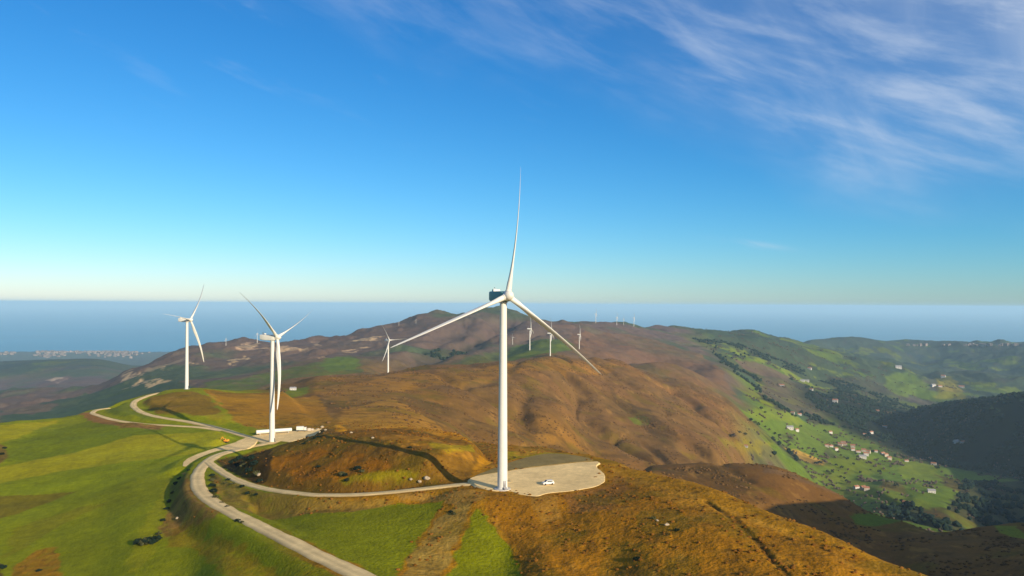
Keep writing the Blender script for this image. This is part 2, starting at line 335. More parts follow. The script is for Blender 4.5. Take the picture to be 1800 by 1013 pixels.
poly_bump([atZ(*p) for p in [(545,765,-96),(575,752,-96),(600,752,-94),(620,765,-90),(590,776,-90),(550,778,-92)]], 5, 8)

for gpts, dep, wid in (([(1055,2000),(1085,1650),(1125,1400),(1180,1200),(1230,1080)], 15, 85), ([(1120,2350),(1190,2000),(1260,1700),(1310,1500)], 20, 110), ([(995,1600),(1012,1350),(1022,1180)], 7, 40), ([(930,1400),(918,1200),(905,1030)], 7, 40), ([(1180,3000),(1260,2600),(1330,2300)], 20, 120),
    ([(895,3600),(830,3050),(745,2500),(700,2250)], 42, 75), ([(820,3500),(775,3100),(730,2800)], 22, 50), ([(960,3300),(905,2900),(870,2500)], 24, 60)):
    P_ = [((q[0] - 900) / F * q[1], q[1], 0) for q in gpts]; m = near_box(P_, 300)
    d, _ = segdist(X[m] + 30 * n2f(X[m], Y[m]), Y[m], P_); H[m] -= dep * np.exp(-(d / wid) ** 2)
built = np.zeros(H.shape)
def flatten(poly, z, margin):
    m = near_box(poly, margin + 2); xs, ys = X[m], Y[m]
    d, _ = segdist(xs, ys, [(*p[:2], 0) for p in poly] + [(*poly[0][:2], 0)])
    d = np.where(inpoly(xs, ys, poly), 0, d)
    w = 1 - sstep(2.0, margin, d); H[m] = H[m] * (1 - w) + (z - 0.28) * w; built[m] = np.maximum(built[m], w)
for k, (z, poly) in PADW.items(): flatten(poly, z, 22 if z > -80 else 14)
for b in (T3B, T4B):
    m = near_box([b], 60); d = np.hypot(X[m] - b[0], Y[m] - b[1]); w = 1 - sstep(8, 40, d); H[m] = H[m] * (1 - w) + b[2] * w
PATH = {}
for k, (wd, pts) in ROADS.items():
    Q = smooth_path(pts, 2.0); PATH[k] = (wd, Q)
    m = near_box(pts, 30); xs, ys = X[m], Y[m]
    d, zf = segdist(xs, ys, [tuple(q) for q in Q[::3]] + [tuple(Q[-1])])
    fl_ = wd / 2 + 1.4 + 2.6 * sstep(480, 620, np.hypot(xs, ys)); w = 1 - sstep(0, 1, (d - fl_) / 8); H[m] = H[m] * (1 - w) + (zf - 0.35) * w; built[m] = np.maximum(built[m], w)

def height(x, y):
    x = np.asarray(x, float); y = np.asarray(y, float)
    a = np.arctan2(x, y); r = np.log(np.maximum(np.hypot(x, y), R[0] * 1.001))
    i = np.clip(np.searchsorted(A, a) - 1, 0, NA - 2); j = np.clip(np.searchsorted(LR, r) - 1, 0, NR - 2)
    u = (a - A[i]) / (A[i + 1] - A[i]); v = np.clip((r - LR[j]) / (LR[j + 1] - LR[j]), 0, 1)
    return (H[i, j] * (1 - u) * (1 - v) + H[i + 1, j] * u * (1 - v) + H[i, j + 1] * (1 - u) * v + H[i + 1, j + 1] * u * v)
def hit(px, py, dmin=120, dmax=12000):
    """where the ray through a photograph position meets the ground (or grazes nearest to it)"""
    x, y = unroll(px, py); tx = (x - 900) / F; tz = -(y - EYE) / F
    D = np.exp(np.linspace(math.log(dmin), math.log(dmax), 900))
    g = height(tx * D, D) / D
    k = np.argmax(g >= tz) if (g >= tz).any() else int(np.argmax(g))
    return (tx * D[k], D[k], g[k] * D[k])

# ------------------------------------------------------------------ land cover (albedo per vertex)
def lin(r, g, b, k=1.0):
    f = lambda c: (c / 255 / 12.92 if c / 255 <= 0.04045 else ((c / 255 + 0.055) / 1.055) ** 2.4)
    return np.array([f(r) * k, f(g) * k, f(b) * k])
GRASS = lin(124, 130, 20); GRASS_D = lin(106, 116, 20); GRASS_Y = lin(156, 146, 28); OLIVE = lin(118, 100, 34)
HEATH = lin(154, 110, 32); HEATH_L = lin(180, 130, 54); BROWN = lin(116, 86, 52); BROWN_D = lin(92, 72, 44)
PURP = lin(98, 82, 74); PURP_R = lin(106, 84, 72); WOOD = lin(66, 66, 50); ROCK = lin(196, 172, 140); SOIL = lin(140, 108, 78)
MEAD = lin(92, 112, 38); MEAD_L = lin(112, 126, 40); DGREEN = lin(64, 84, 60)
def mixc(c, col, w): return c * (1 - w[..., None]) + col * w[..., None]
c = np.zeros(H.shape + (3,)) + OLIVE
n60 = fbm(X / 60, Y / 60, 4, 100); n20 = fbm(X / 16, Y / 16, 4, 104); n300 = fbm(X / 300, Y / 300, 4, 108); n900 = fbm(X / 900, Y / 900, 4, 112)
near = 1 - sstep(850, 1000, RR)
c = mixc(c, GRASS, near * (1 - sstep(420, 560, PXG + 60 * n60)))
c = mixc(c, HEATH, near * sstep(480, 620, PXG + 60 * n60))
br = sstep(560, 760, RR) * (1 - sstep(2300, 2700, RR + 300 * n300)) * sstep(430, 520, PXG)
c = mixc(c, BROWN, br)
c = mixc(c, HEATH, br * sstep(-0.05, 0.35, n300) * 0.6 * (1 - sstep(900, 1500, RR)))
c = mixc(c, BROWN_D, br * sstep(0.02, 0.4, fbm(X / 120, Y / 260, 4, 117)) * 0.55)
mt = sstep(1500, 2200, RR + 300 * n300) * (1 - sstep(430, 520, PXG) * (1 - sstep(2200, 2700, RR)))
c = mixc(c, PURP, mt)
c = mixc(c, DGREEN, mt * sstep(-0.02, 0.18, n900 + 0.4 * n300) * 0.8)
c = mixc(c, PURP_R, mt * sstep(0.1, 0.3, fbm(X / 500, Y / 500, 4, 120)) * 0.45)
# the valley on the right and the far country: a patchwork of fields and woods
vx = X + 50 * n60 * 2; vy = Y + 50 * fbm(X / 70, Y / 70, 3, 125) * 2
cid, cb = cells(vx / 190, vy / 260, 3); cid2, cb2 = cells(vx / 420, vy / 520, 8)
rnd = (cid % 97) / 97.0; rnd2 = (cid2 % 89) / 89.0
fieldc = np.where((rnd < 0.45)[..., None], MEAD, np.where((rnd < 0.7)[..., None], MEAD_L, np.where((rnd < 0.85)[..., None], GRASS_D, DGREEN)))
val = sstep(1270, 1360, PXG + 60 * n300 + 0.045 * (RR - 2400)) * sstep(1200, 1800, RR)
far = sstep(5200, 6500, RR + 600 * n900)
vf = np.maximum(val, far)
woodm = np.clip(sstep(0.40, 0.48, rnd2 + 0.5 * n300 + 0.6 * fbm(X / 150, Y / 150, 4, 133)) + sstep(0.12, 0.2, n300), 0, 1)
woodm = np.maximum(woodm, sstep(4000, 5200, RR) * sstep(-0.06, 0.05, fbm(X / 260, Y / 330, 4, 137)))
woodm = np.where(RR < 3000, sstep(0.16, 0.3, fbm(X / 200, Y / 200, 3, 131)), woodm)
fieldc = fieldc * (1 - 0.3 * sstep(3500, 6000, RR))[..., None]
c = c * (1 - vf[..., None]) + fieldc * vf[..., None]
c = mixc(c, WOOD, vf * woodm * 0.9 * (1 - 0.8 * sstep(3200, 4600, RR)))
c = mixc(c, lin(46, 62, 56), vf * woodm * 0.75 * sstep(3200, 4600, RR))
c = mixc(c, PURP, vf * (1 - far) * sstep(0.3, 0.5, n900 + 0.6 * n300) * (1 - sstep(4800, 6000, RR)) * 0.6)
c = mixc(c, WOOD, vf * (1 - sstep(0.0, 0.09, cb)) * 0.8)
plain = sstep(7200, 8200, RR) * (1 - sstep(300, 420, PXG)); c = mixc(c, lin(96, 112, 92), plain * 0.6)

def paint(poly, col, w=1.0, soft=2.0, warp=None, dmin=120, dmax=12000, tex=0.0, scale=1.0):
    """lay a patch of land cover whose outline is a polygon on the ground"""
    global c
    P = [hit(px, py, dmin, dmax) for px, py in poly]
    mr = np.mean([p[1] for p in P]); wp = (mr / 110.0 if warp is None else warp)
    m = near_box(P, wp * 3 + 5)
    if not m.any(): return
    xs, ys = X[m], Y[m]
    s = max(6.0, mr / 30) * scale
    qx = xs + wp * fbm(xs / s, ys / s, 3, 140); qy = ys + wp * fbm(xs / s + 31, ys / s, 3, 141)
    d, _ = segdist(qx, qy, [(*p[:2], 0) for p in P] + [(*P[0][:2], 0)])
    ww = np.where(inpoly(qx, qy, P), sstep(0, max(0.8, soft * mr / 400), d), 0) * w
    if tex: ww = ww * np.clip(1 - tex * sstep(-0.1, 0.35, fbm(xs / s * 2, ys / s * 2, 4, 150)), 0, 1)
    c[m] = c[m] * (1 - ww[:, None]) + col * ww[:, None]
# --- near upland, left: meadows
paint([(-80,765),(0,748),(110,737),(60,760),(0,783),(-80,800)], GRASS_Y, 0.8)
paint([(-60,800),(60,765),(160,738),(300,760),(260,775),(120,800),(0,815),(-60,830)], GRASS_D, 0.75)
paint([(-60,850),(0,820),(130,795),(240,765),(400,763),(400,785),(330,800),(240,812),(120,828),(0,850),(-60,870)], GRASS_Y, 0.85)
paint([(-60,900),(0,872),(140,862),(60,895),(0,915)], OLIVE, 0.8)
paint([(20,930),(140,890),(200,878),(120,920),(0,990)], OLIVE, 0.35)
paint([(240,1013),(300,930),(330,860),(300,840),(260,900),(210,1000)], GRASS_Y, 0.3)
paint([(20,1000),(60,968),(98,960),(112,990),(118,1040),(10,1040)], HEATH, 0.9, tex=0.3)
paint([(-40,995),(5,1000),(22,1040),(-40,1040)], BROWN_D, 0.9)
paint([(-30,770),(12,782),(20,800),(10,815),(-30,825)], BROWN, 0.8)
paint([(-20,738),(8,742),(2,750),(-20,752)], SOIL, 0.8)
paint([(135,730),(165,724),(200,738),(260,746),(300,750),(290,757),(210,755),(160,745)], SOIL * np.array([1.0, .85, .8]), 0.9)
paint([(178,722),(230,706),(236,722),(270,734),(290,742),(240,740),(195,731)], MEAD_L * 0.8, 0.8)
paint([(250,706),(300,690),(340,688),(375,700),(400,740),(330,735),(270,728),(248,716)], OLIVE * np.array([1.15, .95, .9]), 0.9)
paint([(355,686),(480,690),(560,692),(590,740),(530,752),(450,756),(410,745),(380,705)], HEATH, 0.9)
paint([(360,688),(375,690),(400,715),(385,715)], HEATH_L, 0.6)
paint([(352,735),(400,725),(420,745),(380,748)], GRASS_Y, 0.7)
paint([(565,690),(580,695),(576,715),(600,735),(580,735),(566,712)], SOIL, 0.4)
paint([(600,720),(690,700),(770,745),(880,790),(960,800),(860,800),(760,770),(640,752),(590,748)], HEATH_L, 0.65, tex=0.4)
paint([(530,675),(660,662),(760,650),(700,700),(600,715),(560,700)], HEATH_L, 0.3, tex=0.4)
paint([(560,672),(640,665),(660,668),(560,685)], BROWN_D, 0.6)
paint([(500,684),(545,678),(545,690),(495,692)], MEAD_L * 0.8, 0.9)
# bank below the road on the left
paint([(330,838),(345,850),(352,880),(392,900),(380,915),(330,935),(285,950),(275,930),(300,890)], SOIL * np.array([.9, .8, .75]), 0.85, tex=0.35)
paint([(305,925),(340,905),(372,925),(350,960),(290,965)], HEATH, 0.45, tex=0.4)
paint([(300,850),(336,832),(340,845),(310,880),(292,905)], BROWN_D, 0.6)
paint([(280,960),(420,930),(520,980),(600,1013),(560,1040),(240,1040)], GRASS * 0.9, 0.8, tex=0.35)
paint([(380,935),(440,965),(520,1020),(400,1020),(330,960)], HEATH, 0.45, tex=0.5)
# mound
paint([(382,810),(480,786),(575,752),(700,754),(790,770),(850,803),(828,850),(700,864),(600,869),(500,862),(440,850)], lin(112, 82, 38), 0.95, warp=1.2)
paint([(450,815),(560,790),(650,800),(700,830),(640,850),(520,852)], HEATH * np.array([.9, .72, .6]), 0.7, tex=0.5)
paint([(400,805),(520,775),(600,765),(720,775),(700,790),(560,785),(450,820)], OLIVE * 0.7, 0.75, tex=0.3)
paint([(590,845),(700,825),(760,830),(700,855),(610,862)], GRASS_Y * 0.8, 0.7)
paint([(650,770),(740,765),(820,790),(840,815),(780,805),(700,785)], HEATH_L * 0.9, 0.5, tex=0.4)
paint([(745,780),(840,790),(838,800),(780,800)], GRASS_Y, 0.5)
paint([(880,795),(960,792),(1010,798),(950,804),(870,815)], GRASS_Y * 0.9, 0.7)
paint([(900,790),(985,790),(970,797),(900,800)], HEATH_L, 0.6)
paint([(376,811),(400,803),(455,790),(485,796),(480,825),(472,848),(452,853),(428,844),(398,828),(382,819)], BROWN_D * 0.4, 0.9, warp=1.5, tex=0.15)  # shade of the mound's left end painted in dark brown
paint([(366,838),(386,836),(392,886),(372,872)], BROWN_D * 0.4, 0.85, tex=0.15)  # shade on the bank beside the road, painted likewise
# between access road and main road, bottom meadow
paint([(372,830),(440,860),(560,880),(700,880),(640,905),(540,912),(440,905),(385,885)], lin(132, 108, 62), 0.85, tex=0.3)
paint([(430,900),(520,908),(620,900),(700,884),(790,876),(770,905),(712,990),(690,1040),(640,1005),(560,965)], GRASS * 0.9, 0.95)
paint([(700,868),(860,865),(850,880),(800,895),(780,880),(700,882)], lin(150, 116, 72), 0.85, tex=0.25)
paint([(795,890),(830,880),(815,930),(765,1040),(690,1040),(712,985),(765,915)], lin(150, 124, 78), 0.9, tex=0.2)
paint([(832,895),(850,900),(900,960),(945,1040),(770,1040),(800,975),(818,925)], GRASS * 0.85, 0.95)
paint([(850,902),(905,955),(955,1040),(990,1040),(920,950),(870,905)], BROWN_D * 0.9, 0.8, tex=0.3)
# slope right of the pad
paint([(860,868),(940,872),(1065,850),(1062,820),(1200,872),(1400,945),(1620,1013),(1700,1080),(940,1080),(900,960),(850,900)], HEATH * np.array([.92, .84, .95]), 0.95, tex=0.25)
paint([(985,872),(1068,852),(1080,830),(1110,850),(1080,900),(1000,905)], SOIL * np.array([.95, .75, .65]), 0.7, tex=0.2)
paint([(935,872),(985,874),(990,915),(950,920),(930,890)], lin(150, 112, 60), 0.7)
paint([(1120,900),(1200,890),(1220,930),(1150,950),(1110,930)], OLIVE * 0.8, 0.6, tex=0.4)
paint([(1060,950),(1160,960),(1150,1013),(1050,1013)], OLIVE * 0.8, 0.45, tex=0.5)
paint([(1065,818),(1200,866),(1400,938),(1400,950),(1180,885),(1075,835)], HEATH_L, 0.6, tex=0.3)
for line in ([(1240,882),(1290,910),(1330,950),(1400,1030)], [(1245,882),(1300,925),(1360,990)]):
    pts = [hit(*p) for p in line]; m = near_box(pts, 4)
    d, _ = segdist(X[m] + 1.5 * n20[m], Y[m], pts); w = (1 - sstep(0.3, 1.1, d)) * 0.6
    c[m] = c[m] * (1 - w[:, None]) + BROWN_D * 0.55 * w[:, None]
    H[m] -= (1 - sstep(0.3, 1.2, d)) * 0.3
# brown flank
kw = dict(dmin=620)
paint([(870,800),(980,770),(1100,800),(1120,812),(1040,800)], BROWN_D, 0.55, dmin=900, tex=0.3)
paint([(900,735),(930,722),(950,740),(935,780),(905,775)], BROWN_D * 0.8, 0.5, dmin=900, tex=0.5)
paint([(1000,745),(1040,735),(1070,790),(1020,790)], BROWN_D * 0.85, 0.5, dmin=900, tex=0.5)
paint([(700,660),(880,640),(1000,632),(1100,640),(1060,660),(880,665),(760,680),(700,690)], HEATH, 0.5, dmin=1000, tex=0.4)
paint([(1098,733),(1120,727),(1150,738),(1140,750),(1110,745)], MEAD_L * 0.8, 0.8, dmin=1000)
paint([(1065,665),(1090,700),(1140,720),(1200,770),(1180,790),(1120,745),(1070,700)], BROWN_D * 0.8, 0.7, dmin=1000, tex=0.3)
paint([(1180,632),(1215,635),(1210,648),(1175,645)], WOOD, 0.7, dmin=1500)
paint([(700,652),(760,648),(820,650),(780,660),(700,660)], OLIVE * 0.6, 0.8, dmin=1500)
# meadow by the group of turbines
paint([(880,625),(905,605),(960,595),(1000,600),(1020,612),(980,622),(930,632),(890,636)], MEAD * 0.9, 0.85, dmin=1900)
paint([(930,627),(968,622),(962,634),(935,634)], WOOD, 0.7, dmin=1900)
paint([(790,640),(850,622),(890,618),(880,635),(800,648)], MEAD * 0.7, 0.6, dmin=2100)
# mountain
kw = dict(dmin=1750, dmax=5200)
paint([(350,692),(360,672),(420,668),(500,650),(560,636),(615,624),(635,632),(640,655),(560,662),(500,668),(440,690)], MEAD * 0.8, 0.75, tex=0.5, **kw)
paint([(560,640),(600,626),(635,632),(630,652),(575,655)], MEAD, 0.8, **kw)
paint([(600,650),(700,655),(780,640),(900,600),(1000,600),(960,620),(860,630),(760,660),(640,665)], DGREEN * 0.8, 0.4, tex=0.5, **kw)
paint([(720,640),(780,610),(850,585),(880,590),(830,610),(780,640),(740,655)], WOOD * 0.8, 0.55, tex=0.4, **kw)  # dark diagonal painted in along the mountain's shadow line
paint([(0,745),(0,722),(150,690),(240,672),(330,672),(360,690),(300,700),(150,730),(0,750)], DGREEN * 0.85, 0.85, **kw)
for q in ([(205,668),(215,655),(240,652),(248,658),(230,672)], [(225,678),(245,668),(290,666),(300,672),(250,682)], [(280,646),(300,640),(292,655)], [(320,640),(335,636),(345,642)],
          [(410,614),(420,603),(445,602),(460,608),(445,616),(425,616)], [(398,640),(405,632),(430,625),(432,632),(412,642)], [(465,612),(500,608),(540,612),(520,618),(480,620)],
          [(540,605),(555,598),(565,604),(555,612)], [(600,618),(640,605),(650,612),(610,622)], [(560,628),(570,624),(578,628),(570,632)], [(618,600),(650,592),(680,590),(650,602)], [(80,668),(110,662),(125,664),(100,676)]):
    paint(q, ROCK * np.array([1, .92, .82]), 0.85, tex=0.9, warp=55, scale=0.6, **kw)
paint([(250,650),(330,625),(330,632),(260,656)], ROCK * 0.7, 0.45, tex=0.4, **kw)
paint([(60,690),(130,662),(120,658),(60,680)], PURP_R, 0.8, dmin=4000)
paint([(0,715),(60,705),(110,712),(60,730),(0,730)], PURP_R, 0.7, dmin=1800)
paint([(1000,585),(1120,590),(1240,625),(1300,700),(1220,680),(1120,640),(1000,620)], lin(116, 86, 62), 0.7, tex=0.3, dmin=2000, dmax=6000)
paint([(1290,630),(1400,665),(1390,675),(1300,645)], PURP_R, 0.8, dmin=2500)
paint([(735,610),(750,575),(775,556),(850,548),(960,568),(1010,580),(990,600),(850,600),(780,620)], PURP, 0.75, tex=0.2, dmin=2300, dmax=5200)
# valley fields
kw = dict(dmin=1300, dmax=5000)
paint([(1295,715),(1330,712),(1390,728),(1470,748),(1545,760),(1600,775),(1650,815),(1690,850),(1650,895),(1560,880),(1480,850),(1410,800),(1350,760)], MEAD, 0.95, **kw)
paint([(1295,715),(1340,714),(1420,738),(1400,752),(1330,740)], MEAD_L, 0.85, **kw)
paint([(1570,800),(1620,800),(1650,830),(1690,856),(1640,868),(1580,838)], MEAD_L, 0.85, **kw)
paint([(1420,830),(1480,828),(1560,858),(1640,885),(1640,900),(1540,880),(1450,850)], MEAD_L * 0.9, 0.8, **kw)
paint([(1460,800),(1540,806),(1570,830),(1500,838),(1440,820)], GRASS_D, 0.7, **kw)
paint([(1375,785),(1400,790),(1458,812),(1450,820),(1400,805)], lin(190, 150, 70), 0.9, warp=6, **kw)
paint([(1255,765),(1310,768),(1370,780),(1350,790),(1270,782)], GRASS_Y * 0.7, 0.5, **kw)
paint([(1320,752),(1375,785),(1460,812),(1470,820),(1440,822),(1360,785)], WOOD, 0.55, tex=0.3, **kw)
paint([(1380,760),(1410,770),(1400,782),(1370,775)], WOOD, 0.7, **kw)
paint([(1440,775),(1470,800),(1490,810),(1450,805)], WOOD, 0.6, **kw)
paint([(1470,740),(1540,735),(1560,755),(1500,758)], WOOD, 0.85, dmin=2300)
paint([(1550,845),(1590,850),(1600,870),(1540,860)], BROWN, 0.6, tex=0.3, **kw)
paint([(1605,785),(1650,800),(1640,815),(1600,795)], WOOD, 0.7, **kw)
paint([(1640,830),(1700,850),(1710,880),(1660,855)], BROWN_D, 0.8, **kw)
paint([(1340,655),(1450,690),(1500,735),(1400,725),(1330,695)], lin(92, 78, 66), 0.7, tex=0.2, dmin=2400)
paint([(1450,665),(1560,670),(1600,700),(1580,715),(1480,700)], WOOD * 1.1, 0.75, dmin=3000)
paint([(1550,660),(1600,655),(1640,680),(1600,700),(1555,685)], MEAD, 0.85, dmin=3000)
paint([(1640,665),(1680,660),(1700,700),(1640,705)], GRASS_Y * 0.75, 0.6, dmin=3000)
# spur behind the near ridge
kw = dict(dmin=560, dmax=1300)
paint([(1130,830),(1280,812),(1400,835),(1500,880),(1620,930),(1800,925),(1850,1013),(1300,1013)], lin(110, 78, 44), 0.9, tex=0.25, **kw)
paint([(1150,826),(1280,820),(1330,850),(1300,880),(1200,860)], BROWN_D * 0.7, 0.7, tex=0.3, **kw)
paint([(1330,822),(1420,840),(1500,870),(1430,855),(1340,835)], PURP_R, 0.7, **kw)
paint([(1490,905),(1530,897),(1575,905),(1590,918),(1550,926),(1500,924)], MEAD * 0.9, 0.95, warp=4, **kw)
paint([(1740,920),(1790,925),(1850,950),(1800,950),(1750,935)], MEAD_L, 0.8, **kw)
paint([(1600,905),(1700,900),(1800,905),(1800,925),(1700,930)], BROWN_D, 0.6, tex=0.4, dmin=600, dmax=2000)
paint([(1690,845),(1850,840),(1850,925),(1700,915),(1655,898),(1680,870)], WOOD, 0.9, dmin=1000, dmax=3000)  # shade at the valley's right edge painted in with the wood colour
# the steep mountain on the right: the wood colour also paints in its shade
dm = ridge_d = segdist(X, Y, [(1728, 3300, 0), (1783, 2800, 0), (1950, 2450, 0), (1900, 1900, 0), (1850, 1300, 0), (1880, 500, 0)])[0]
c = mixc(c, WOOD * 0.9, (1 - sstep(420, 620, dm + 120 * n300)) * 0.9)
hth = np.clip((c[..., 0] / np.maximum(c[..., 1], 1e-4) - 1.1) / 0.5, 0, 1) * (1 - sstep(2200, 2800, RR))
sc_ = np.where(RR < 700, 1.0, 3.2)
q1 = fbm(X / (9 * sc_), Y / (9 * sc_), 5, 270, 0.6); q2 = fbm(X / (24 * sc_) + 7, Y / (24 * sc_), 4, 275); q3 = fbm(X / (6 * sc_) + 3, Y / (14 * sc_), 4, 280, 0.6)
c = mixc(c, BROWN_D * 0.55, hth * sstep(0.10, 0.38, q1) * 0.5)
c = mixc(c, OLIVE * 0.75, hth * sstep(0.12, 0.34, q2) * 0.55)
c = mixc(c, lin(168, 128, 74), hth * sstep(0.22, 0.42, q3) * 0.28)
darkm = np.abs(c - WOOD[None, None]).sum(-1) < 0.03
c = mixc(c, WOOD * np.array([.2, .28, .4]), (1 - sstep(420, 620, dm + 120 * n300)) * 0.9)  # painted shade: the right mountain's cover turned darker and bluer
# general variation
v = 1 + 0.22 * n60 + 0.22 * n20 + 0.25 * fl * fbm(X / 35, Y / 35, 4, 190) + 0.20 * fbm(X / 4, Y / 4, 3, 160) * near + 0.12 * near * fbm(X / 2.2 + Y / 5, Y / 14, 3, 165)
c *= v[..., None]
c[..., 0] *= 1 + 0.12 * n300; c[..., 1] *= 1 + 0.06 * fbm(X / 130, Y / 130, 3, 170)
# rough ground: heath and bracken break up into clumps
isheath = np.clip((c[..., 0] / np.maximum(c[..., 1], 1e-4) - 1.15) / 0.6, 0, 1)
tus = fbm(X / 3.2, Y / 3.2, 4, 180)
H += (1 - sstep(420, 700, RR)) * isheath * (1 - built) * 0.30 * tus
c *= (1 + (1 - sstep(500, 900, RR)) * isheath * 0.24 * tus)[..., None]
c[..., 2] *= np.interp(RR, [0, 600, 1500, 5000, 9000], [0.45, 0.55, 0.75, 1.05, 1.45]); c[..., 0] *= 1.05  # blue rises with distance, tinting haze into the ground colour
c = np.clip(c, 0.003, 0.8)

# ------------------------------------------------------------------ mesh helpers
def link(name, me, mat=None, parent=None):
    o = bpy.data.objects.new(name, me); C.objects.link(o)
    if mat is not None and me is not None and not me.materials: me.materials.append(mat)
    if parent: o.parent = parent
    return o
def tag(o, label=None, cat=None, group=None, kind=None):
    if label: o['label'] = label
    if cat: o['category'] = cat
    if group: o['group'] = group
    if kind: o['kind'] = kind
    return o
def raw_mesh(name, V, Fq, smooth=True, n=4):
    me = bpy.data.meshes.new(name); V = np.asarray(V, np.float32); Fq = np.asarray(Fq, np.int32).reshape(-1, n)
    me.vertices.add(len(V)); me.vertices.foreach_set('co', V.ravel())
    me.loops.add(Fq.size); me.loops.foreach_set('vertex_index', Fq.ravel())
    me.polygons.add(len(Fq)); me.polygons.foreach_set('loop_start', np.arange(0, Fq.size, n, dtype=np.int32))
    me.polygons.foreach_set('loop_total', np.full(len(Fq), n, np.int32))
    me.polygons.foreach_set('use_smooth', np.full(len(Fq), smooth)); me.update(calc_edges=True); return me
def empty(name, loc, rz=0.0):
    o = bpy.data.objects.new(name, None); C.objects.link(o); o.location = loc; o.rotation_euler = (0, 0, rz); o.empty_display_size = 1; return o

def mat(name, col, rough=0.8, var=0.12, scale=1.0, bump=0.0, bscale=4.0, metal=0.0, attr=None, spec=0.3):
    m = bpy.data.materials.new(name); m.use_nodes = True; t = m.node_tree; b = t.nodes['Principled BSDF']
    b.inputs['Roughness'].default_value = rough; b.inputs['Metallic'].default_value = metal
    b.inputs['Specular IOR Level'].default_value = spec
    g = t.nodes.new('ShaderNodeNewGeometry'); n = t.nodes.new('ShaderNodeTexNoise')
    n.inputs['Scale'].default_value = scale; n.inputs['Detail'].default_value = 6; n.inputs['Roughness'].default_value = 0.6
    t.links.new(g.outputs['Position'], n.inputs['Vector'])
    mr = t.nodes.new('ShaderNodeMapRange'); mr.inputs[1].default_value = 0.3; mr.inputs[2].default_value = 0.7
    mr.inputs[3].default_value = 1 - var; mr.inputs[4].default_value = 1 + var; t.links.new(n.outputs[0], mr.inputs[0])
    vm = t.nodes.new('ShaderNodeVectorMath'); vm.operation = 'SCALE'
    nb = t.nodes.new('ShaderNodeTexNoise'); nb.inputs['Scale'].default_value = scale * 7.3; nb.inputs['Detail'].default_value = 4; nb.inputs['Roughness'].default_value = 0.7
    t.links.new(g.outputs['Position'], nb.inputs['Vector'])
    mr2 = t.nodes.new('ShaderNodeMapRange'); mr2.inputs[1].default_value = 0.3; mr2.inputs[2].default_value = 0.7
    mr2.inputs[3].default_value = 1 - var * 0.8; mr2.inputs[4].default_value = 1 + var * 0.8; t.links.new(nb.outputs[0], mr2.inputs[0])
    mm = t.nodes.new('ShaderNodeMath'); mm.operation = 'MULTIPLY'; t.links.new(mr.outputs[0], mm.inputs[0]); t.links.new(mr2.outputs[0], mm.inputs[1])
    t.links.new(mm.outputs[0], vm.inputs['Scale'])
    if attr:
        a = t.nodes.new('ShaderNodeAttribute'); a.attribute_name = attr; t.links.new(a.outputs['Color'], vm.inputs[0])
    else: vm.inputs[0].default_value = tuple(col[:3])
    t.links.new(vm.outputs[0], b.inputs['Base Color'])
    if bump:
        n2 = t.nodes.new('ShaderNodeTexNoise'); n2.inputs['Scale'].default_value = bscale; n2.inputs['Detail'].default_value = 5
        t.links.new(g.outputs['Position'], n2.inputs['Vector'])
        bp = t.nodes.new('ShaderNodeBump'); bp.inputs['Distance'].default_value = bump; bp.inputs['Strength'].default_value = 1.0
        t.links.new(n2.outputs[0], bp.inputs['Height']); t.links.new(bp.outputs[0], b.inputs['Normal'])
    return m
M_ground = mat('ground_cover', None, 0.95, 0.16, 0.35, 0.5, 0.9, attr='cover', spec=0.05)
M_gravel = mat('gravel', lin(222, 190, 130), 0.95, 0.20, 0.07, 0.05, 3.0, spec=0.1)
M_road = mat('road_gravel', None, 0.95, 0.12, 0.2, 0.05, 3.0, attr='cover', spec=0.1)
M_oldgravel = mat('old_gravel', lin(130, 112, 66), 0.95, 0.2, 0.12, 0.05, 3.0, spec=0.1)
M_white = mat('white_paint', (0.66, 0.63, 0.55), 0.42, 0.03, 0.3)
M_teal = mat('grey_green_nacelle', (0.11, 0.27, 0.26), 0.5, 0.05, 0.5)  # darker grey green tone for the nearest turbine's nacelle
M_dark = mat('dark_rubber', (0.02, 0.02, 0.022), 0.8, 0.1, 2)
M_glass = mat('dark_glass', (0.02, 0.03, 0.04), 0.1, 0.05, 1, spec=0.6)
M_conc = mat('concrete', (0.45, 0.42, 0.36), 0.9, 0.12, 1)
M_orange = mat('orange_paint', (0.75, 0.30, 0.03), 0.5, 0.05, 1)
M_steel = mat('steel', (0.25, 0.25, 0.26), 0.5, 0.1, 1, metal=0.6)
M_wallw = mat('white_render', (0.55, 0.52, 0.47), 0.9, 0.08, 0.5)
M_wallt = mat('tan_stone_wall', (0.50, 0.42, 0.33), 0.9, 0.15, 0.8)
M_wallg = mat('grey_stone_wall', (0.42, 0.40, 0.37), 0.9, 0.15, 0.8)
M_town = mat('town_walls', (0.20, 0.165, 0.15), 0.9, 0.5, 0.02)
M_tile = mat('clay_tiles', (0.36, 0.15, 0.08), 0.85, 0.2, 1.2)
M_slate = mat('grey_roof', (0.30, 0.29, 0.29), 0.8, 0.15, 1.2)
M_door = mat('dark_wood', (0.09, 0.055, 0.03), 0.7, 0.1, 2)
M_leafd = mat('dark_foliage', (0.013, 0.026, 0.016), 0.9, 0.45, 0.4, spec=0.1)
M_leafo = mat('olive_foliage', (0.075, 0.075, 0.028), 0.9, 0.4, 0.4, spec=0.1)
M_leafb = mat('bare_brown_crown', (0.10, 0.075, 0.05), 0.95, 0.35, 0.3, spec=0.05)
M_bark = mat('bark', (0.09, 0.07, 0.05), 0.95, 0.2, 2)
M_stone = mat('pale_rock', lin(170, 152, 124), 0.95, 0.25, 0.6, 0.2, 1.5)
M_heather = mat('heather', lin(100, 74, 42), 0.95, 0.4, 0.08, spec=0.05)
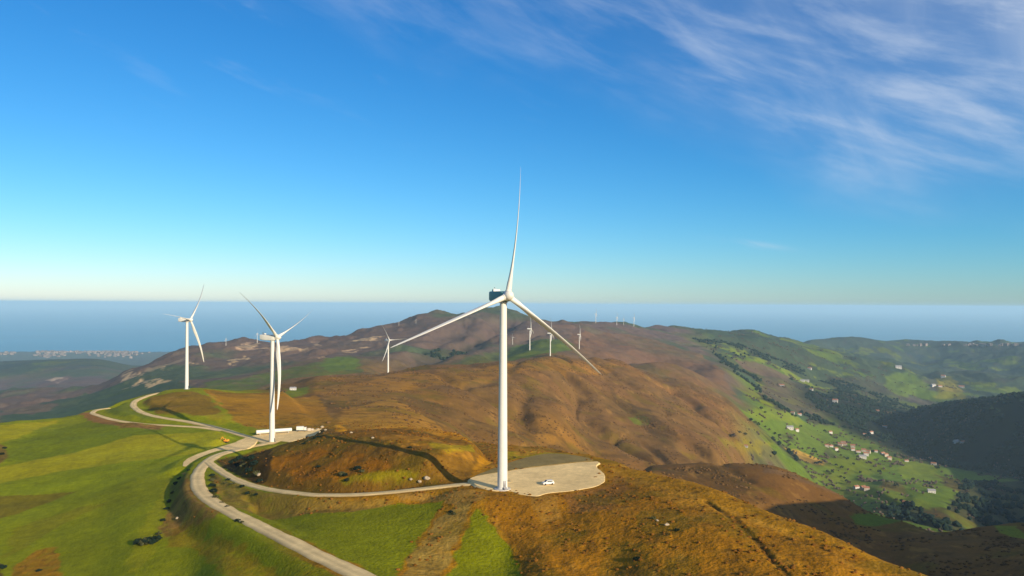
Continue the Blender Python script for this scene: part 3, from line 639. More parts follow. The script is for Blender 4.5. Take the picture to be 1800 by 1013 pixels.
M_bracken = mat('bracken', lin(112, 74, 26), 0.95, 0.4, 0.12, spec=0.05)

# ------------------------------------------------------------------ ground
V = np.stack([X, Y, H], -1).reshape(-1, 3)
ii, jj = np.meshgrid(np.arange(NA - 1), np.arange(NR - 1), indexing='ij')
a0 = ii * NR + jj
Fq = np.stack([a0, a0 + 1, a0 + NR + 1, a0 + NR], -1)[:, :, ::-1].reshape(-1, 4)
center = len(V); V = np.vstack([V, [[0, 0, float(H[:, 0].mean())]]])
me = raw_mesh('ground', V, Fq)
ca = me.color_attributes.new('cover', 'FLOAT_COLOR', 'POINT')
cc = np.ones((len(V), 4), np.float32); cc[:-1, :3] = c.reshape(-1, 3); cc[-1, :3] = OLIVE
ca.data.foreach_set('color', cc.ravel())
ground = tag(link('ground', me, M_ground), kind='structure')
# close the small hole under the camera
bm = bmesh.new(); vs = [bm.verts.new((X[i, 0], Y[i, 0], H[i, 0])) for i in range(0, NA - 1, 20)]
cv = bm.verts.new((0, 0, float(H[:, 0].mean()))); 
for i in range(len(vs)): bm.faces.new((cv, vs[(i + 1) % len(vs)], vs[i]))
me = bpy.data.meshes.new('ground_under_camera'); bm.to_mesh(me); bm.free()
tag(link('ground', me, mat('rough_grass', OLIVE, 0.95, 0.2, 0.3)), kind='structure')

# roads and pads
def road_obj(name, wd, Q, m):
    T = np.gradient(Q[:, :2], axis=0); T /= np.linalg.norm(T, axis=1)[:, None]; Nn = np.stack([-T[:, 1], T[:, 0]], 1)
    s = np.arange(len(Q)) * 2.0; offs = [-1.0, -0.86, -0.4, 0, 0.4, 0.86, 1.0]; dz = [-0.9, 0.0, 0.06, 0.02, 0.06, 0.0, -0.9]
    Vv = []
    for o, z in zip(offs, dz):
        w = wd / 2 * o * (1.12 if abs(o) == 1 else 1) + (0.45 * noise(s / 9, s * 0 + o * 3, 200) if abs(o) > .8 else 0)
        Vv.append(np.c_[Q[:, 0] + Nn[:, 0] * w, Q[:, 1] + Nn[:, 1] * w, Q[:, 2] + z])
    Vv = np.stack(Vv, 1).reshape(-1, 3); k = len(offs); f = []
    for i in range(len(Q) - 1):
        for j in range(k - 1): f.append((i * k + j, (i + 1) * k + j, (i + 1) * k + j + 1, i * k + j + 1))
    f = np.array(f)[:, ::-1]; me = raw_mesh(name, Vv, f)
    base = lin(222, 192, 134); tone = [SOIL * 0.8, base * 0.82, base * 1.06, base * 0.86, base * 1.06, base * 0.82, SOIL * 0.8]
    cols = np.ones((len(Q), k, 4), np.float32)
    for j in range(k): cols[:, j, :3] = tone[j][None] * (1 + 0.16 * noise(s / 14, s * 0 + j * 2.3, 205) + 0.08 * noise(s / 3, s * 0 + j * 5.1, 206))[:, None]
    me.color_attributes.new('cover', 'FLOAT_COLOR', 'POINT').data.foreach_set('color', cols.ravel())
    return tag(link(name, me, m), kind='structure')
def pad_obj(name, z, poly, m, lift):
    P = np.array([p[:2] for p in poly]); n = len(P); out = []
    for i in range(n):       # rounded, slightly ragged outline
        p0, p1, p2, p3 = P[i - 1], P[i], P[(i + 1) % n], P[(i + 2) % n]
        for t in np.linspace(0, 1, 10, endpoint=False):
            out.append(0.5 * ((2 * p1) + (-p0 + p2) * t + (2 * p0 - 5 * p1 + 4 * p2 - p3) * t * t + (-p0 + 3 * p1 - 3 * p2 + p3) * t ** 3))
    out = np.array(out); out[:, 0] += 0.3 * noise(out[:, 0] / 5, out[:, 1] / 5, 210); out[:, 1] += 0.3 * noise(out[:, 0] / 5, out[:, 1] / 5, 211)
    ctr = out.mean(0); bm = bmesh.new()
    top = [bm.verts.new((x, y, z + lift)) for x, y in out]
    low = [bm.verts.new((ctr[0] + (x - ctr[0]) * 1.03, ctr[1] + (y - ctr[1]) * 1.03, z - 0.8)) for x, y in out]
    bm.faces.new(top)
    for i in range(len(top)): bm.faces.new((top[i], low[i], low[(i + 1) % len(top)], top[(i + 1) % len(top)]))
    bmesh.ops.recalc_face_normals(bm, faces=bm.faces[:])
    bmesh.ops.triangulate(bm, faces=bm.faces[:])
    me = bpy.data.meshes.new(name); bm.to_mesh(me); bm.free()
    return tag(link(name, me, m), kind='structure')
for i, (k, (wd, Q)) in enumerate(PATH.items()):
    Q = Q.copy(); Q[:, 2] += 0.012 * i; road_obj(k, wd, Q, M_road)
for i, (k, (z, poly)) in enumerate(PADW.items()): pad_obj(k, z, poly, M_oldgravel if k in ('old_gravel_pad',) else M_gravel, -0.16 + 0.02 * i)

# sea
m_sea = bpy.data.materials.new('sea_water'); m_sea.use_nodes = True; t = m_sea.node_tree; b = t.nodes['Principled BSDF']
b.inputs['Roughness'].default_value = 0.35; b.inputs['IOR'].default_value = 1.33; b.inputs['Specular IOR Level'].default_value = 0.35
n = t.nodes.new('ShaderNodeTexNoise'); g = t.nodes.new('ShaderNodeNewGeometry'); n.inputs['Scale'].default_value = 0.0004; n.inputs['Detail'].default_value = 5
t.links.new(g.outputs['Position'], n.inputs['Vector']); cr = t.nodes.new('ShaderNodeValToRGB')
cr.color_ramp.elements[0].position = 0.35; cr.color_ramp.elements[0].color = (0.022, 0.20, 0.29, 1)
cr.color_ramp.elements[1].position = 0.65; cr.color_ramp.elements[1].color = (0.032, 0.24, 0.34, 1)
t.links.new(n.outputs[0], cr.inputs[0]); t.links.new(cr.outputs[0], b.inputs['Base Color'])
th = np.linspace(0, 2 * PI, 257)[:-1]; rs = np.array([7000, 9000, 12000, 20000, 40000, 90000., 160000.])
Vs = np.stack([np.outer(rs, np.cos(th)), np.outer(rs, np.sin(th)), np.full((len(rs), 256), -650.0)], -1).reshape(-1, 3)
f = [(i * 256 + j, (i + 1) * 256 + j, (i + 1) * 256 + (j + 1) % 256, i * 256 + (j + 1) % 256) for i in range(len(rs) - 1) for j in range(256)]
tag(link('sea', raw_mesh('sea', Vs, f), m_sea), kind='structure')

# ------------------------------------------------------------------ wind turbines
def bm_mesh(name, bm, smooth=True, angle=0.6):
    bmesh.ops.recalc_face_normals(bm, faces=bm.faces[:])
    me = bpy.data.meshes.new(name); bm.to_mesh(me); bm.free()
    for p in me.polygons: p.use_smooth = smooth
    if smooth:
        try: me.set_sharp_from_angle(angle=angle)
        except Exception: pass
    return me
def lathe(bm, prof, seg=32, M=Matrix.Identity(4), cap=True):
    rings = [[bm.verts.new(M @ Vector((r * math.cos(2 * PI * k / seg), r * math.sin(2 * PI * k / seg), z))) for k in range(seg)] for r, z in prof]
    for a, b in zip(rings[:-1], rings[1:]):
        for k in range(seg): bm.faces.new((a[k], a[(k + 1) % seg], b[(k + 1) % seg], b[k]))
    if cap: bm.faces.new(rings[0]); bm.faces.new(rings[-1])
def box(bm, x0, x1, y0, y1, z0, z1, bev=0.0, M=Matrix.Identity(4)):
    v = [bm.verts.new(M @ Vector((x, y, z))) for x in (x0, x1) for y in (y0, y1) for z in (z0, z1)]
    fs = [bm.faces.new([v[i] for i in q]) for q in ((0, 1, 3, 2), (4, 6, 7, 5), (0, 4, 5, 1), (2, 3, 7, 6), (0, 2, 6, 4), (1, 5, 7, 3))]
    if bev:
        es = list({e for q in fs for e in q.edges}); bmesh.ops.bevel(bm, geom=es, offset=bev, segments=3, affect='EDGES', profile=0.6)
HUBH = 70.0
def tower_mesh():
    bm = bmesh.new(); prof = [(1.98, 0.0), (1.98, 0.25)]
    for z in (0.3, 14, 28, 42, 56, 67.6):
        r = 1.85 - 0.62 * z / 68; prof.append((r, z))
        if 1 < z < 60: prof += [(r + 0.03, z + 0.02), (r + 0.03, z + 0.2), (r, z + 0.22)]
    prof += [(1.5, 67.65), (1.5, 68.1)]
    lathe(bm, prof, 40); return bm_mesh('tower', bm, True, 0.5)
def nacelle_mesh():
    bm = bmesh.new(); secs = [(-2.6, 1.55, -1.5, 1.5), (-1.9, 1.85, -1.75, 1.8), (0, 2.0, -1.9, 1.95), (5, 2.0, -1.9, 1.95), (8.2, 1.95, -1.6, 1.95), (8.8, 1.8, -1.3, 1.85)]
    rings = []
    for y, w, z0, z1 in secs:
        r = 0.45; pts = []
        for cx, cz, a0_ in ((w - r, z1 - r, 0), (-w + r, z1 - r, 90), (-w + r, z0 + r, 180), (w - r, z0 + r, 270)):
            for k in range(5): an = math.radians(a0_ + k * 22.5); pts.append((cx + r * math.cos(an), y, cz + r * math.sin(an)))
        rings.append([bm.verts.new(p) for p in pts])
    for a, b in zip(rings[:-1], rings[1:]):
        for k in range(20): bm.faces.new((a[k], a[(k + 1) % 20], b[(k + 1) % 20], b[k]))
    bm.faces.new(rings[0]); bm.faces.new(rings[-1]); return bm_mesh('nacelle', bm, True, 0.7)
def hub_mesh():
    bm = bmesh.new(); prof = [(1.45, 1.25), (1.75, 1.0), (1.8, -0.6), (1.65, -1.3), (1.2, -2.0), (0.6, -2.45), (0.12, -2.6)]
    lathe(bm, [(r, z) for r, z in prof], 32, Matrix.Rotation(math.radians(-90), 4, 'X'))
    for k in range(3): lathe(bm, [(1.15, 0.6), (1.15, 1.95), (1.02, 2.05)], 20, Matrix.Rotation(k * 2 * PI / 3, 4, 'Y'))
    return bm_mesh('hub', bm, True, 0.7)
def blade_mesh(Rb=48.0, bow=2.2):
    bm = bmesh.new(); rings = []; n = 20
    for s in np.r_[0, 0.02, 0.05, 0.09, 0.14, 0.19, 0.24, np.linspace(0.3, 0.92, 14), 0.95, 0.975, 0.99, 1.0]:
        z = 1.9 + s * (Rb - 1.9)
        chord = np.interp(s, [0, .04, .1, .2, .26, .5, .75, .92, .98, 1], [1.9, 1.9, 2.35, 2.9, 2.8, 2.0, 1.35, 0.85, 0.5, 0.1])
        thick = np.interp(s, [0, .04, .12, .25, .5, .8, 1], [2.0, 2.0, 1.35, .78, .42, .2, .03])
        tw = math.radians(np.interp(s, [0, .2, .5, 1], [20, 15, 7, 1]) + 60)
        off = -bow * math.sin(PI * s * 0.93) ; rnd_ = np.interp(s, [0, .05, .18], [1, 1, 0])
        pts = []
        for k in range(n):
            an = 2 * PI * k / n; cxx = math.cos(an)
            xa = chord * (0.5 * cxx + 0.2 * (1 - rnd_)); ya = thick * 0.5 * math.sin(an) * (rnd_ + (1 - rnd_) * (0.35 + 0.65 * (0.5 - 0.5 * cxx)) * 1.25)
            pts.append(bm.verts.new((xa * math.cos(tw) - ya * math.sin(tw), off + xa * math.sin(tw) + ya * math.cos(tw), z)))
        rings.append(pts)
    for a, b in zip(rings[:-1], rings[1:]):
        for k in range(n): bm.faces.new((a[k], a[(k + 1) % n], b[(k + 1) % n], b[k]))
    bm.faces.new(rings[0]); bm.faces.new(rings[-1]); return bm_mesh('blade', bm, True, 0.9)
def mk(fn, *mats):
    me = fn(); [me.materials.append(m) for m in mats]; return me
def simple(name, build, m, angle=0.6):
    bm = bmesh.new(); build(bm); me = bm_mesh(name, bm, True, angle); me.materials.append(m); return me
me_tower = mk(tower_mesh, M_white); me_nac = mk(nacelle_mesh, M_white); me_nact = me_nac.copy(); me_nact.materials.clear(); me_nact.materials.append(M_teal)
me_hub = mk(hub_mesh, M_white); me_blade = mk(blade_mesh, M_white)
me_found = simple('foundation', lambda bm: lathe(bm, [(3.1, -1.4), (3.1, 0.0), (2.9, 0.12), (2.0, 0.14)], 36), M_conc)
me_tdoor = simple('door', lambda bm: box(bm, -0.5, 0.5, -1.93, -1.80, 1.0, 3.2, 0.03), M_steel)
def b_steps(bm):
    for k in range(4): box(bm, -0.6, 0.6, -2.05 - 0.3 * (4 - k), -1.99, 0.14 + 0.21 * k, 0.14 + 0.21 * (k + 1) - 0.005)
me_steps = simple('door_steps', b_steps, M_steel)
me_vane = simple('wind_vane', lambda bm: (box(bm, -0.05, 0.05, 7.4, 7.5, 1.9, 3.3), box(bm, -0.7, 0.7, 7.42, 7.48, 2.9, 3.0), box(bm, -0.04, 0.04, 7.3, 7.9, 3.2, 3.5)), M_steel)
me_cool = simple('roof_cooler', lambda bm: box(bm, -1.5, 1.5, 6.0, 6.9, 1.9, 2.7, 0.08), M_white)
def turbine(loc, psi, th, scale, label, group, detail=True, teal=False):
    t = empty('wind_turbine', loc, math.radians(psi)); t.scale = (scale,) * 3
    tag(t, label, 'wind turbine', group)
    tw = link('tower', me_tower, None, t)
    if detail:
        link('door', me_tdoor, None, tw)
        link('foundation', me_found, None, t); link('door_steps', me_steps, None, t)
    nc = link('nacelle', me_nact if teal else me_nac, None, t); nc.location = (0, 0, HUBH)
    if detail: link('wind_vane', me_vane, None, nc); link('roof_cooler', me_cool, None, nc)
    if teal: nc['label'] = 'dark grey green nacelle'
    Mt = Matrix.Translation((0, -3.9, HUBH + 0.3)) @ Matrix.Rotation(math.radians(-5), 4, 'X')
    hb = link('hub', me_hub, None, t); hb.matrix_local = Mt @ Matrix.Rotation(math.radians(90 - th), 4, 'Y')
    for k in range(3):
        b = link('blade', me_blade, None, t); b.matrix_local = Mt @ Matrix.Rotation(math.radians(90 - th + 120 * k), 4, 'Y')
    return t
def ground_at(px, py, dmin=120, dmax=12000):
    return hit(px, py, dmin, dmax)
turbine((T1B[0], T1B[1], -69.3 * ZS), 26, 82, 1.0, 'large nearest white wind turbine with dark nacelle beside the gravel pad', 'wind turbines on the ridge', teal=True)
turbine((T2B[0], T2B[1], -95.9 * ZS), 72, 142, 1.0, 'white wind turbine in the gravel yard at the road fork, one blade pointing straight down', 'wind turbines on the ridge')
turbine((T3B[0], T3B[1], T3B[2]), 80, 172, 1.0, 'white wind turbine on the crest inside the hairpin bend of the track', 'wind turbines on the ridge')
turbine((T4B[0], T4B[1], T4B[2]), 50, 122, 0.94, 'slim white wind turbine on the brown crest with a pale track at its foot', 'wind turbines on the ridge')
FAR = 'distant wind turbines along the mountain'
def far_t(px, py, dmin, dmax, hgt, psi, th, label):
    p = hit(px, py, dmin, dmax); s = hgt * p[1] / F / 70.0
    turbine((p[0], p[1], float(height(p[0], p[1])) - 0.3), psi, th, s, label, FAR, detail=False)
far_t(967, 626, 2000, 2700, 40, 80, 92, 'distant turbine with earthworks at its foot, crossed by the big right blade')
far_t(931, 616, 2200, 3200, 38, 80, 96, 'distant turbine on the green meadow, left of the one crossed by the blade')
far_t(1018, 614, 2500, 3400, 26, 84, 94, 'distant turbine on brown heath with a bright nacelle, right of the big blade')
far_t(901, 606, 2600, 3800, 13, 60, 112, 'small distant turbine on shaded slope just right of the tall tower')
far_t(1047, 568, 3700, 4800, 16, 78, 88, 'tiny turbine against the sea, leftmost of the four right of the summit')
far_t(1084, 572, 3700, 5000, 14, 75, 97, 'tiny turbine against the sea, second of the four right of the summit')
far_t(1096, 572, 3700, 5000, 11, 70, 84, 'tiny faint turbine against the sea, third of the four right of the summit')
far_t(1114, 574, 3800, 5200, 15, 78, 99, 'tiny turbine against the sea, rightmost of the four right of the summit')
far_t(397, 608, 2800, 3800, 12, 70, 94, 'tiny turbine against the sea above the pale crags')
far_t(452, 603, 2800, 3800, 16, 70, 85, 'tiny turbine against the sea just left of the yard turbine')
far_t(701, 573, 3200, 4000, 7, 40, 95, 'tiny white turbine on the dark shoulder left of the summit')
far_t(731, 569, 3200, 4000, 7, 40, 100, 'tiny white turbine highest on the shoulder, just left of the summit')

# ------------------------------------------------------------------ things around the turbines
def on(px, py, z=None, **k):
    return atZ(px, py, z) if z is not None else hit(px, py, **k)
# car on the pad
def car(loc, rz, label):
    t = empty('parked_car', loc, rz); tag(t, label, 'car')
    def body(bm):
        prof = [(-2.2, .35), (-2.25, .75), (-2.1, 1.0), (-1.75, 1.62), (0.5, 1.66), (1.15, 1.12), (2.05, .95), (2.2, .7), (2.15, .35)]
        L_ = [bm.verts.new((x, -0.88 if z < 1.1 else -0.76, z)) for x, z in prof]; R_ = [bm.verts.new((x, 0.88 if z < 1.1 else 0.76, z)) for x, z in prof]
        bm.faces.new(L_); bm.faces.new(R_)
        for i in range(len(prof)): j = (i + 1) % len(prof); bm.faces.new((L_[i], L_[j], R_[j], R_[i]))
    link('body', simple('body', body, M_white, 0.4), None, t)
    link('side_window', simple('side_window', lambda bm: box(bm, -1.6, 0.5, -0.85, 0.85, 1.12, 1.5, 0.03), M_glass), None, t)
    link('windscreen', simple('windscreen', lambda bm: box(bm, -0.02, 0.03, -0.7, 0.7, -0.36, 0.36, 0.0, Matrix.Translation((0.9, 0, 1.38)) @ Matrix.Rotation(math.radians(-48), 4, 'Y')), M_glass), None, t)
    wm = simple('wheel', lambda bm: lathe(bm, [(0.1, -.11), (.33, -.11), (.34, 0), (.33, .11), (.1, .11)], 20, Matrix.Rotation(PI / 2, 4, 'X')), M_dark)
    for x in (-1.4, 1.35):
        for y in (-.82, .82):
            w = link('wheel', wm, None, t); w.location = (x, y, 0.34)
    return t
p = on(963, 851, -69.2); car((p[0], p[1], -69.3 * ZS - 0.1), math.radians(200), 'white car parked on the round gravel pad beside the big turbine')
# orange excavator
def digger(loc, rz):
    t = empty('excavator', loc, rz); t.scale = (0.85,) * 3; tag(t, 'orange excavator standing at the grass edge of the gravel yard', 'excavator')
    tr = simple('track', lambda bm: box(bm, -1.9, 1.9, -0.3, 0.3, 0, 0.85, 0.25), M_dark)
    for y in (-1.1, 1.1): o = link('track', tr, None, t); o.location = (0, y, 0)
    link('body', simple('body', lambda bm: (box(bm, -2.1, 1.3, -1.3, 1.3, 1.0, 2.1, 0.12), box(bm, -2.2, -1.2, -1.2, 1.2, 1.3, 2.5, 0.15)), M_orange), None, t)
    cb = link('cab', simple('cab', lambda bm: box(bm, -0.3, 1.35, 0.2, 1.25, 2.1, 3.1, 0.1), M_orange), None, t)
    link('cab_window', simple('cab_window', lambda bm: box(bm, -0.15, 1.38, 0.17, 1.28, 2.35, 2.9, 0.03), M_glass), None, cb)
    def boom(bm):
        box(bm, 0, 3.6, -0.2, 0.2, -0.25, 0.25, 0.05, Matrix.Translation((1.0, -0.3, 1.8)) @ Matrix.Rotation(math.radians(-42), 4, 'Y'))
        box(bm, 0, 3.0, -0.18, 0.18, -0.2, 0.2, 0.05, Matrix.Translation((3.6, -0.3, 4.15)) @ Matrix.Rotation(math.radians(60), 4, 'Y'))
    link('arm', simple('arm', boom, M_orange), None, t)
    link('bucket', simple('bucket', lambda bm: box(bm, 4.6, 5.6, -0.8, 0.2, 0.9, 1.8, 0.2), M_steel), None, t)
p = hit(397, 780); digger((p[0], p[1], float(height(p[0], p[1]))), math.radians(165))
# white tower section, lorry, crates in the yard
p0 = atZ(450, 764.5, -95.9); p1 = atZ(522, 759, -95.9)
L0 = math.hypot(p1[0] - p0[0], p1[1] - p0[1]); rz = math.atan2(p1[1] - p0[1], p1[0] - p0[0])
t = empty('tower_section', (p0[0], p0[1], -95.9 * ZS - 0.08), rz); tag(t, 'long white steel tube section lying on cradles behind the yard turbine', 'tower section')
link('tube', simple('tube', lambda bm: lathe(bm, [(1.2, 0.35), (1.4, 0.3), (1.4, 0), (1.25, L0 - 4), (1.05, L0 - 4)], 28, Matrix.Translation((0, 0, 1.9)) @ Matrix.Rotation(PI / 2, 4, 'Y')), M_white), None, t)
cm = simple('cradle', lambda bm: box(bm, -0.3, 0.3, -1.2, 1.2, 0, 0.7, 0.03), M_conc)
for x in (2.5, L0 * .45, L0 - 6.5): o = link('cradle', cm, None, t); o.location = (x, 0, 0.0)
def lorry(loc, rz):
    t = empty('lorry', loc, rz); tag(t, 'white box lorry parked at the right end of the long tube in the yard', 'lorry')
    link('cargo_box', simple('cargo_box', lambda bm: box(bm, -3.6, 1.5, -1.25, 1.25, 1.0, 3.5, 0.05), M_white), None, t)
    cb = link('cab', simple('cab', lambda bm: box(bm, 1.65, 3.5, -1.15, 1.15, 0.6, 2.9, 0.2), M_white), None, t)
    link('windscreen', simple('windscreen', lambda bm: box(bm, 3.46, 3.54, -1.0, 1.0, 1.7, 2.6, 0.02), M_glass), None, cb)
    link('chassis', simple('chassis', lambda bm: box(bm, -3.6, 3.3, -0.5, 0.5, 0.55, 0.95, 0.02), M_steel), None, t)
    wm = simple('wheel', lambda bm: lathe(bm, [(0.15, -.15), (.48, -.15), (.5, 0), (.48, .15), (.15, .15)], 20, Matrix.Rotation(PI / 2, 4, 'X')), M_dark)
    for x in (-2.4, 2.5):
        for y in (-1.05, 1.05): w = link('wheel', wm, None, t); w.location = (x, y, 0.5)
p = atZ(530, 758, -95.9); lorry((p[0], p[1], -95.9 * ZS - 0.08), math.radians(8))
for (px, py, s, lb) in ((543, 757.5, 2.0, 'pale wooden crate beside the white lorry, nearer the lorry'), (549, 757, 1.5, 'small pale wooden crate between the lorry and the rocks')):
    p = atZ(px, py, -95.9)
    t = empty('crate', (p[0], p[1], -95.9 * ZS - 0.08), random.random()); tag(t, lb, 'crate', 'crates in the yard')
    link('box', simple('box', lambda bm: box(bm, -s * .6, s * .6, -s * .5, s * .5, 0.15, s, 0.03), M_wallt), None, t)
    link('pallet', simple('pallet', lambda bm: [box(bm, x - .08, x + .08, -s * .5, s * .5, 0, 0.148) for x in (-s * .5, 0, s * .5)], M_door), None, t)

# boulders
def boulder_mesh(seed):
    bm = bmesh.new(); bmesh.ops.create_icosphere(bm, subdivisions=3, radius=1.0)
    co = np.array([v.co for v in bm.verts]); n_ = fbm(co[:, 0] * 1.3 + seed * 7, co[:, 1] * 1.3 + co[:, 2] * 1.7, 3, 220 + seed)
    for v, q in zip(bm.verts, n_): v.co = v.co * (1 + 0.55 * q); v.co.z = v.co.z * 0.7 + 0.15
    return bm_mesh('boulder', bm, False)
bms = [boulder_mesh(k) for k in range(4)]
for b_ in bms: b_.materials.append(M_stone)
BL = [(558, 756, 2.2, 'large pale boulder at the head of the dark gully, leftmost of its heap'), (566, 753, 2.6, 'largest pale boulder on top of the rock heap by the yard'), (572, 757, 1.8, 'pale boulder at the right end of the rock heap by the yard'),
      (562, 761, 1.5, 'small boulder in front of the rock heap by the yard'), (617, 762, 1.4, 'pale rock on the mound crest near the tower shadow'), (655, 771, 1.2, 'pale rock right of centre on top of the mound'),
      (455, 838, 2.0, 'grey rock on the shaded left end of the mound'), (750, 845, 2.2, 'rough tan rock cut beside the access road'), (738, 848, 1.6, 'tan rock just left of the rock cut beside the access road'), (722, 850, 1.3, 'low tan rock at the foot of the mound by the access road'),
      (1172, 925, 1.3, 'pale grey rock in the olive patch on the right slope'), (1155, 918, 0.9, 'smaller grey rock left of the pale one on the right slope'), (312, 912, 1.4, 'rock on the earth bank left of the main road')]
for i, (px, py, s, lb) in enumerate(BL):
    p = hit(px, py); o = link('boulder', bms[i % 4], None); s *= 0.6
    o.location = (p[0], p[1], float(height(p[0], p[1])) + 0.1 * s); o.scale = (s, s * 0.8, s * 0.8); o.rotation_euler = (0, 0, i * 1.3); tag(o, lb, 'boulder', 'boulders on the hill')

# ------------------------------------------------------------------ bushes and trees
def leaf_cloud(name, nclump, rad, hgt, leaf, m, seed, z0=0.0, per=26):
    rg = np.random.RandomState(seed); Vv = []; Ff = []
    ctr = []
    for k in range(nclump):
        a = rg.rand() * 2 * PI; rr = rad * rg.rand() ** 0.5; zz = z0 + hgt * (0.12 + 0.75 * rg.rand() * (1 - 0.55 * (rr / rad) ** 2)); ctr.append((rr * math.cos(a), rr * math.sin(a), zz, rad * (0.22 + 0.2 * rg.rand())))
    for (cx, cy, cz, cr_) in ctr:
        for k in range(per):
            d = rg.normal(size=3); d /= np.linalg.norm(d); q = np.array([cx, cy, cz]) + d * cr_ * (0.6 + 0.4 * rg.rand()); q[2] = max(q[2], 0.05)
            u = rg.normal(size=3); u -= d * u.dot(d) * 0.7; u /= np.linalg.norm(u); w = np.cross(d, u); w /= np.linalg.norm(w) + 1e-6
            l = leaf * (0.6 + 0.8 * rg.rand()); i0 = len(Vv)
            Vv += [q - u * l, q + w * l * .6, q + u * l, q - w * l * .6]; Ff.append((i0, i0 + 1, i0 + 2, i0 + 3))
    me = raw_mesh(name, Vv, Ff, False); me.materials.append(m); return me
bush_m = [leaf_cloud('foliage', 26, 1.0, 1.3, 0.13, M_leafd if k < 2 else M_leafo, 300 + k, per=40) for k in range(3)]
stem_m = simple('stem', lambda bm: [lathe(bm, [(0.06, -0.2), (0.035, 0.7)], 8, Matrix.Rotation(r, 4, 'X') @ Matrix.Rotation(q, 4, 'Y')) for r, q in ((.2, .3), (-.3, .1), (.1, -.35))], M_bark)
BS = [(412,812,3),(422,808,3),(432,812,3.2),(442,808,3),(448,818,3),(430,822,3.2),(418,820,2.8),(440,830,3),(452,836,3),(405,815,2.4),(456,848,2.4),(372,846,2.2),(373,856,2.4),(375,866,2.4),(380,876,2.2),(372,838,1.8),(246,958,3.4),(254,957,4.0),(264,956,3.6),(274,950,2.8),(280,940,1.8),(293,897,1.8),(298,884,2.0),(303,868,1.8),(309,852,2.2),(316,843,2.0),(324,834,1.6),(331,828,1.4),(287,916,1.5),  # leading bushes are added to darken the mound's left end and roadside bank
      (600,836,2.4),(607,838,1.8),(628,828,2.4),(636,830,2.0),(560,823,1.6),(610,847,1.6),(390,886,1.5),(398,893,1.4),(418,918,1.6),(425,921,1.4),(560,770,1.5),(552,773,1.6),(543,778,1.8),(534,782,1.6),(540,770,1.5),
      (797,905,1.4),(792,902,1.2),(400,845,1.6),(410,852,1.6),(425,858,1.8),(436,868,1.6),(396,850,1.5),(450,872,1.4),(720,788,1.3),(1148,915,1.4),(1190,935,1.3),(1120,985,1.4),(905,805,1.0),(68,1005,1.4),(4,1000,2.2),(-2,998,2.2),(8,790,2.0),(3,800,2.2),(500,690,2.0),(492,690,2.4)]
where = lambda px, py: ('low on the left meadow' if px < 285 and py > 930 else 'on the bank left of the road' if px < 340 and py > 820 else
    'added as shade by the road fork' if 365 < px < 460 and (py < 880) else 'between the two roads' if px < 460 and py > 840 else 'on the brown mound' if 530 < px < 730 and py < 860 else 'by the left edge of the meadow' if px < 80 else
    'above the bare strip' if px < 800 and py > 880 else 'on the rough right slope' if px > 1000 else 'beside the small white house' if py < 700 else 'near the gravel pad')
for i, (px, py, s) in enumerate(BS):
    p = hit(px, py); t = empty('bush', (p[0], p[1], float(height(p[0], p[1])) - 0.1), i * 0.9); s *= 0.72; t.scale = (s, s * 0.85, s * 0.75)
    size = 'large' if s > 2 else 'small' if s < 1.5 else 'mid sized'
    tag(t, f'{size} {"olive" if i % 3 == 2 else "dark"} bush {where(px, py)}', 'bush', f'bushes {where(px, py)}')
    link('foliage', bush_m[i % 3], None, t); link('stem', stem_m, None, t)

def tree_parts(seed, m, hgt, rad):
    tr = simple('trunk', lambda bm: (lathe(bm, [(0.35, -0.5), (0.25, hgt * .35), (0.1, hgt * .7)], 10), lathe(bm, [(0.12, 0), (0.05, hgt * .35)], 8, Matrix.Translation((0, 0, hgt * .3)) @ Matrix.Rotation(.6, 4, 'X')),
        lathe(bm, [(0.12, 0), (0.05, hgt * .35)], 8, Matrix.Translation((0, 0, hgt * .35)) @ Matrix.Rotation(-.6, 4, 'Y'))), M_bark)
    return tr, leaf_cloud('crown', 22, rad, hgt * .78, 0.55, m, seed, hgt * .25, per=34)
TP = [tree_parts(401, M_leafd, 10, 4.2), tree_parts(402, M_leafd, 13, 4.6), tree_parts(403, M_leafo, 9, 4.0), tree_parts(404, M_leafb, 10, 4.4)]
TR = [(1407,752),(1389,772),(1386,778),(1388,784),(1431,793),(1434,797),(1428,796),(1474,797),(1478,802),(1484,806),(1489,810),(1495,765),(1502,770),(1551,787),(1548,789),(1586,805),(1588,808),(1512,833),(1545,832),(1548,835),(1455,832),(1459,835),(1463,833),(1484,843),(1488,848),(1492,852),(1478,840),(1560,850),(1575,858),(1370,768),(1362,765),(1352,758),(1345,752),(1437,816),(1442,818),(1434,817),(1504,800),(1508,806),(1512,809),(1530,790),(1534,798),(1573,803),(1615,790),(1622,793),(1630,797),(1638,802),(1612,787),(1606,786),(1648,826),(1655,832),(1663,838),(1672,845),(1680,851),(1688,856),(1695,862),(1700,868),(1645,824),(1590,888),(1600,893),(1610,896),(1585,885),(1620,899),(1575,882),(1345,727),(1338,722),(1393,732),(1398,734),(1420,742),(1430,745),(1327,745),(1333,750),(1320,742),
      (1450,760),(1470,772),(1520,775),(1540,770),(1560,775),(1580,790),(1600,812),(1565,822),(1530,828),(1605,845),(1480,825),(1470,820),(1500,818),(1290,770),(1300,762),(1310,766)]
desc = ['dark round tree', 'tall dark tree', 'olive green tree', 'bare brown tree']
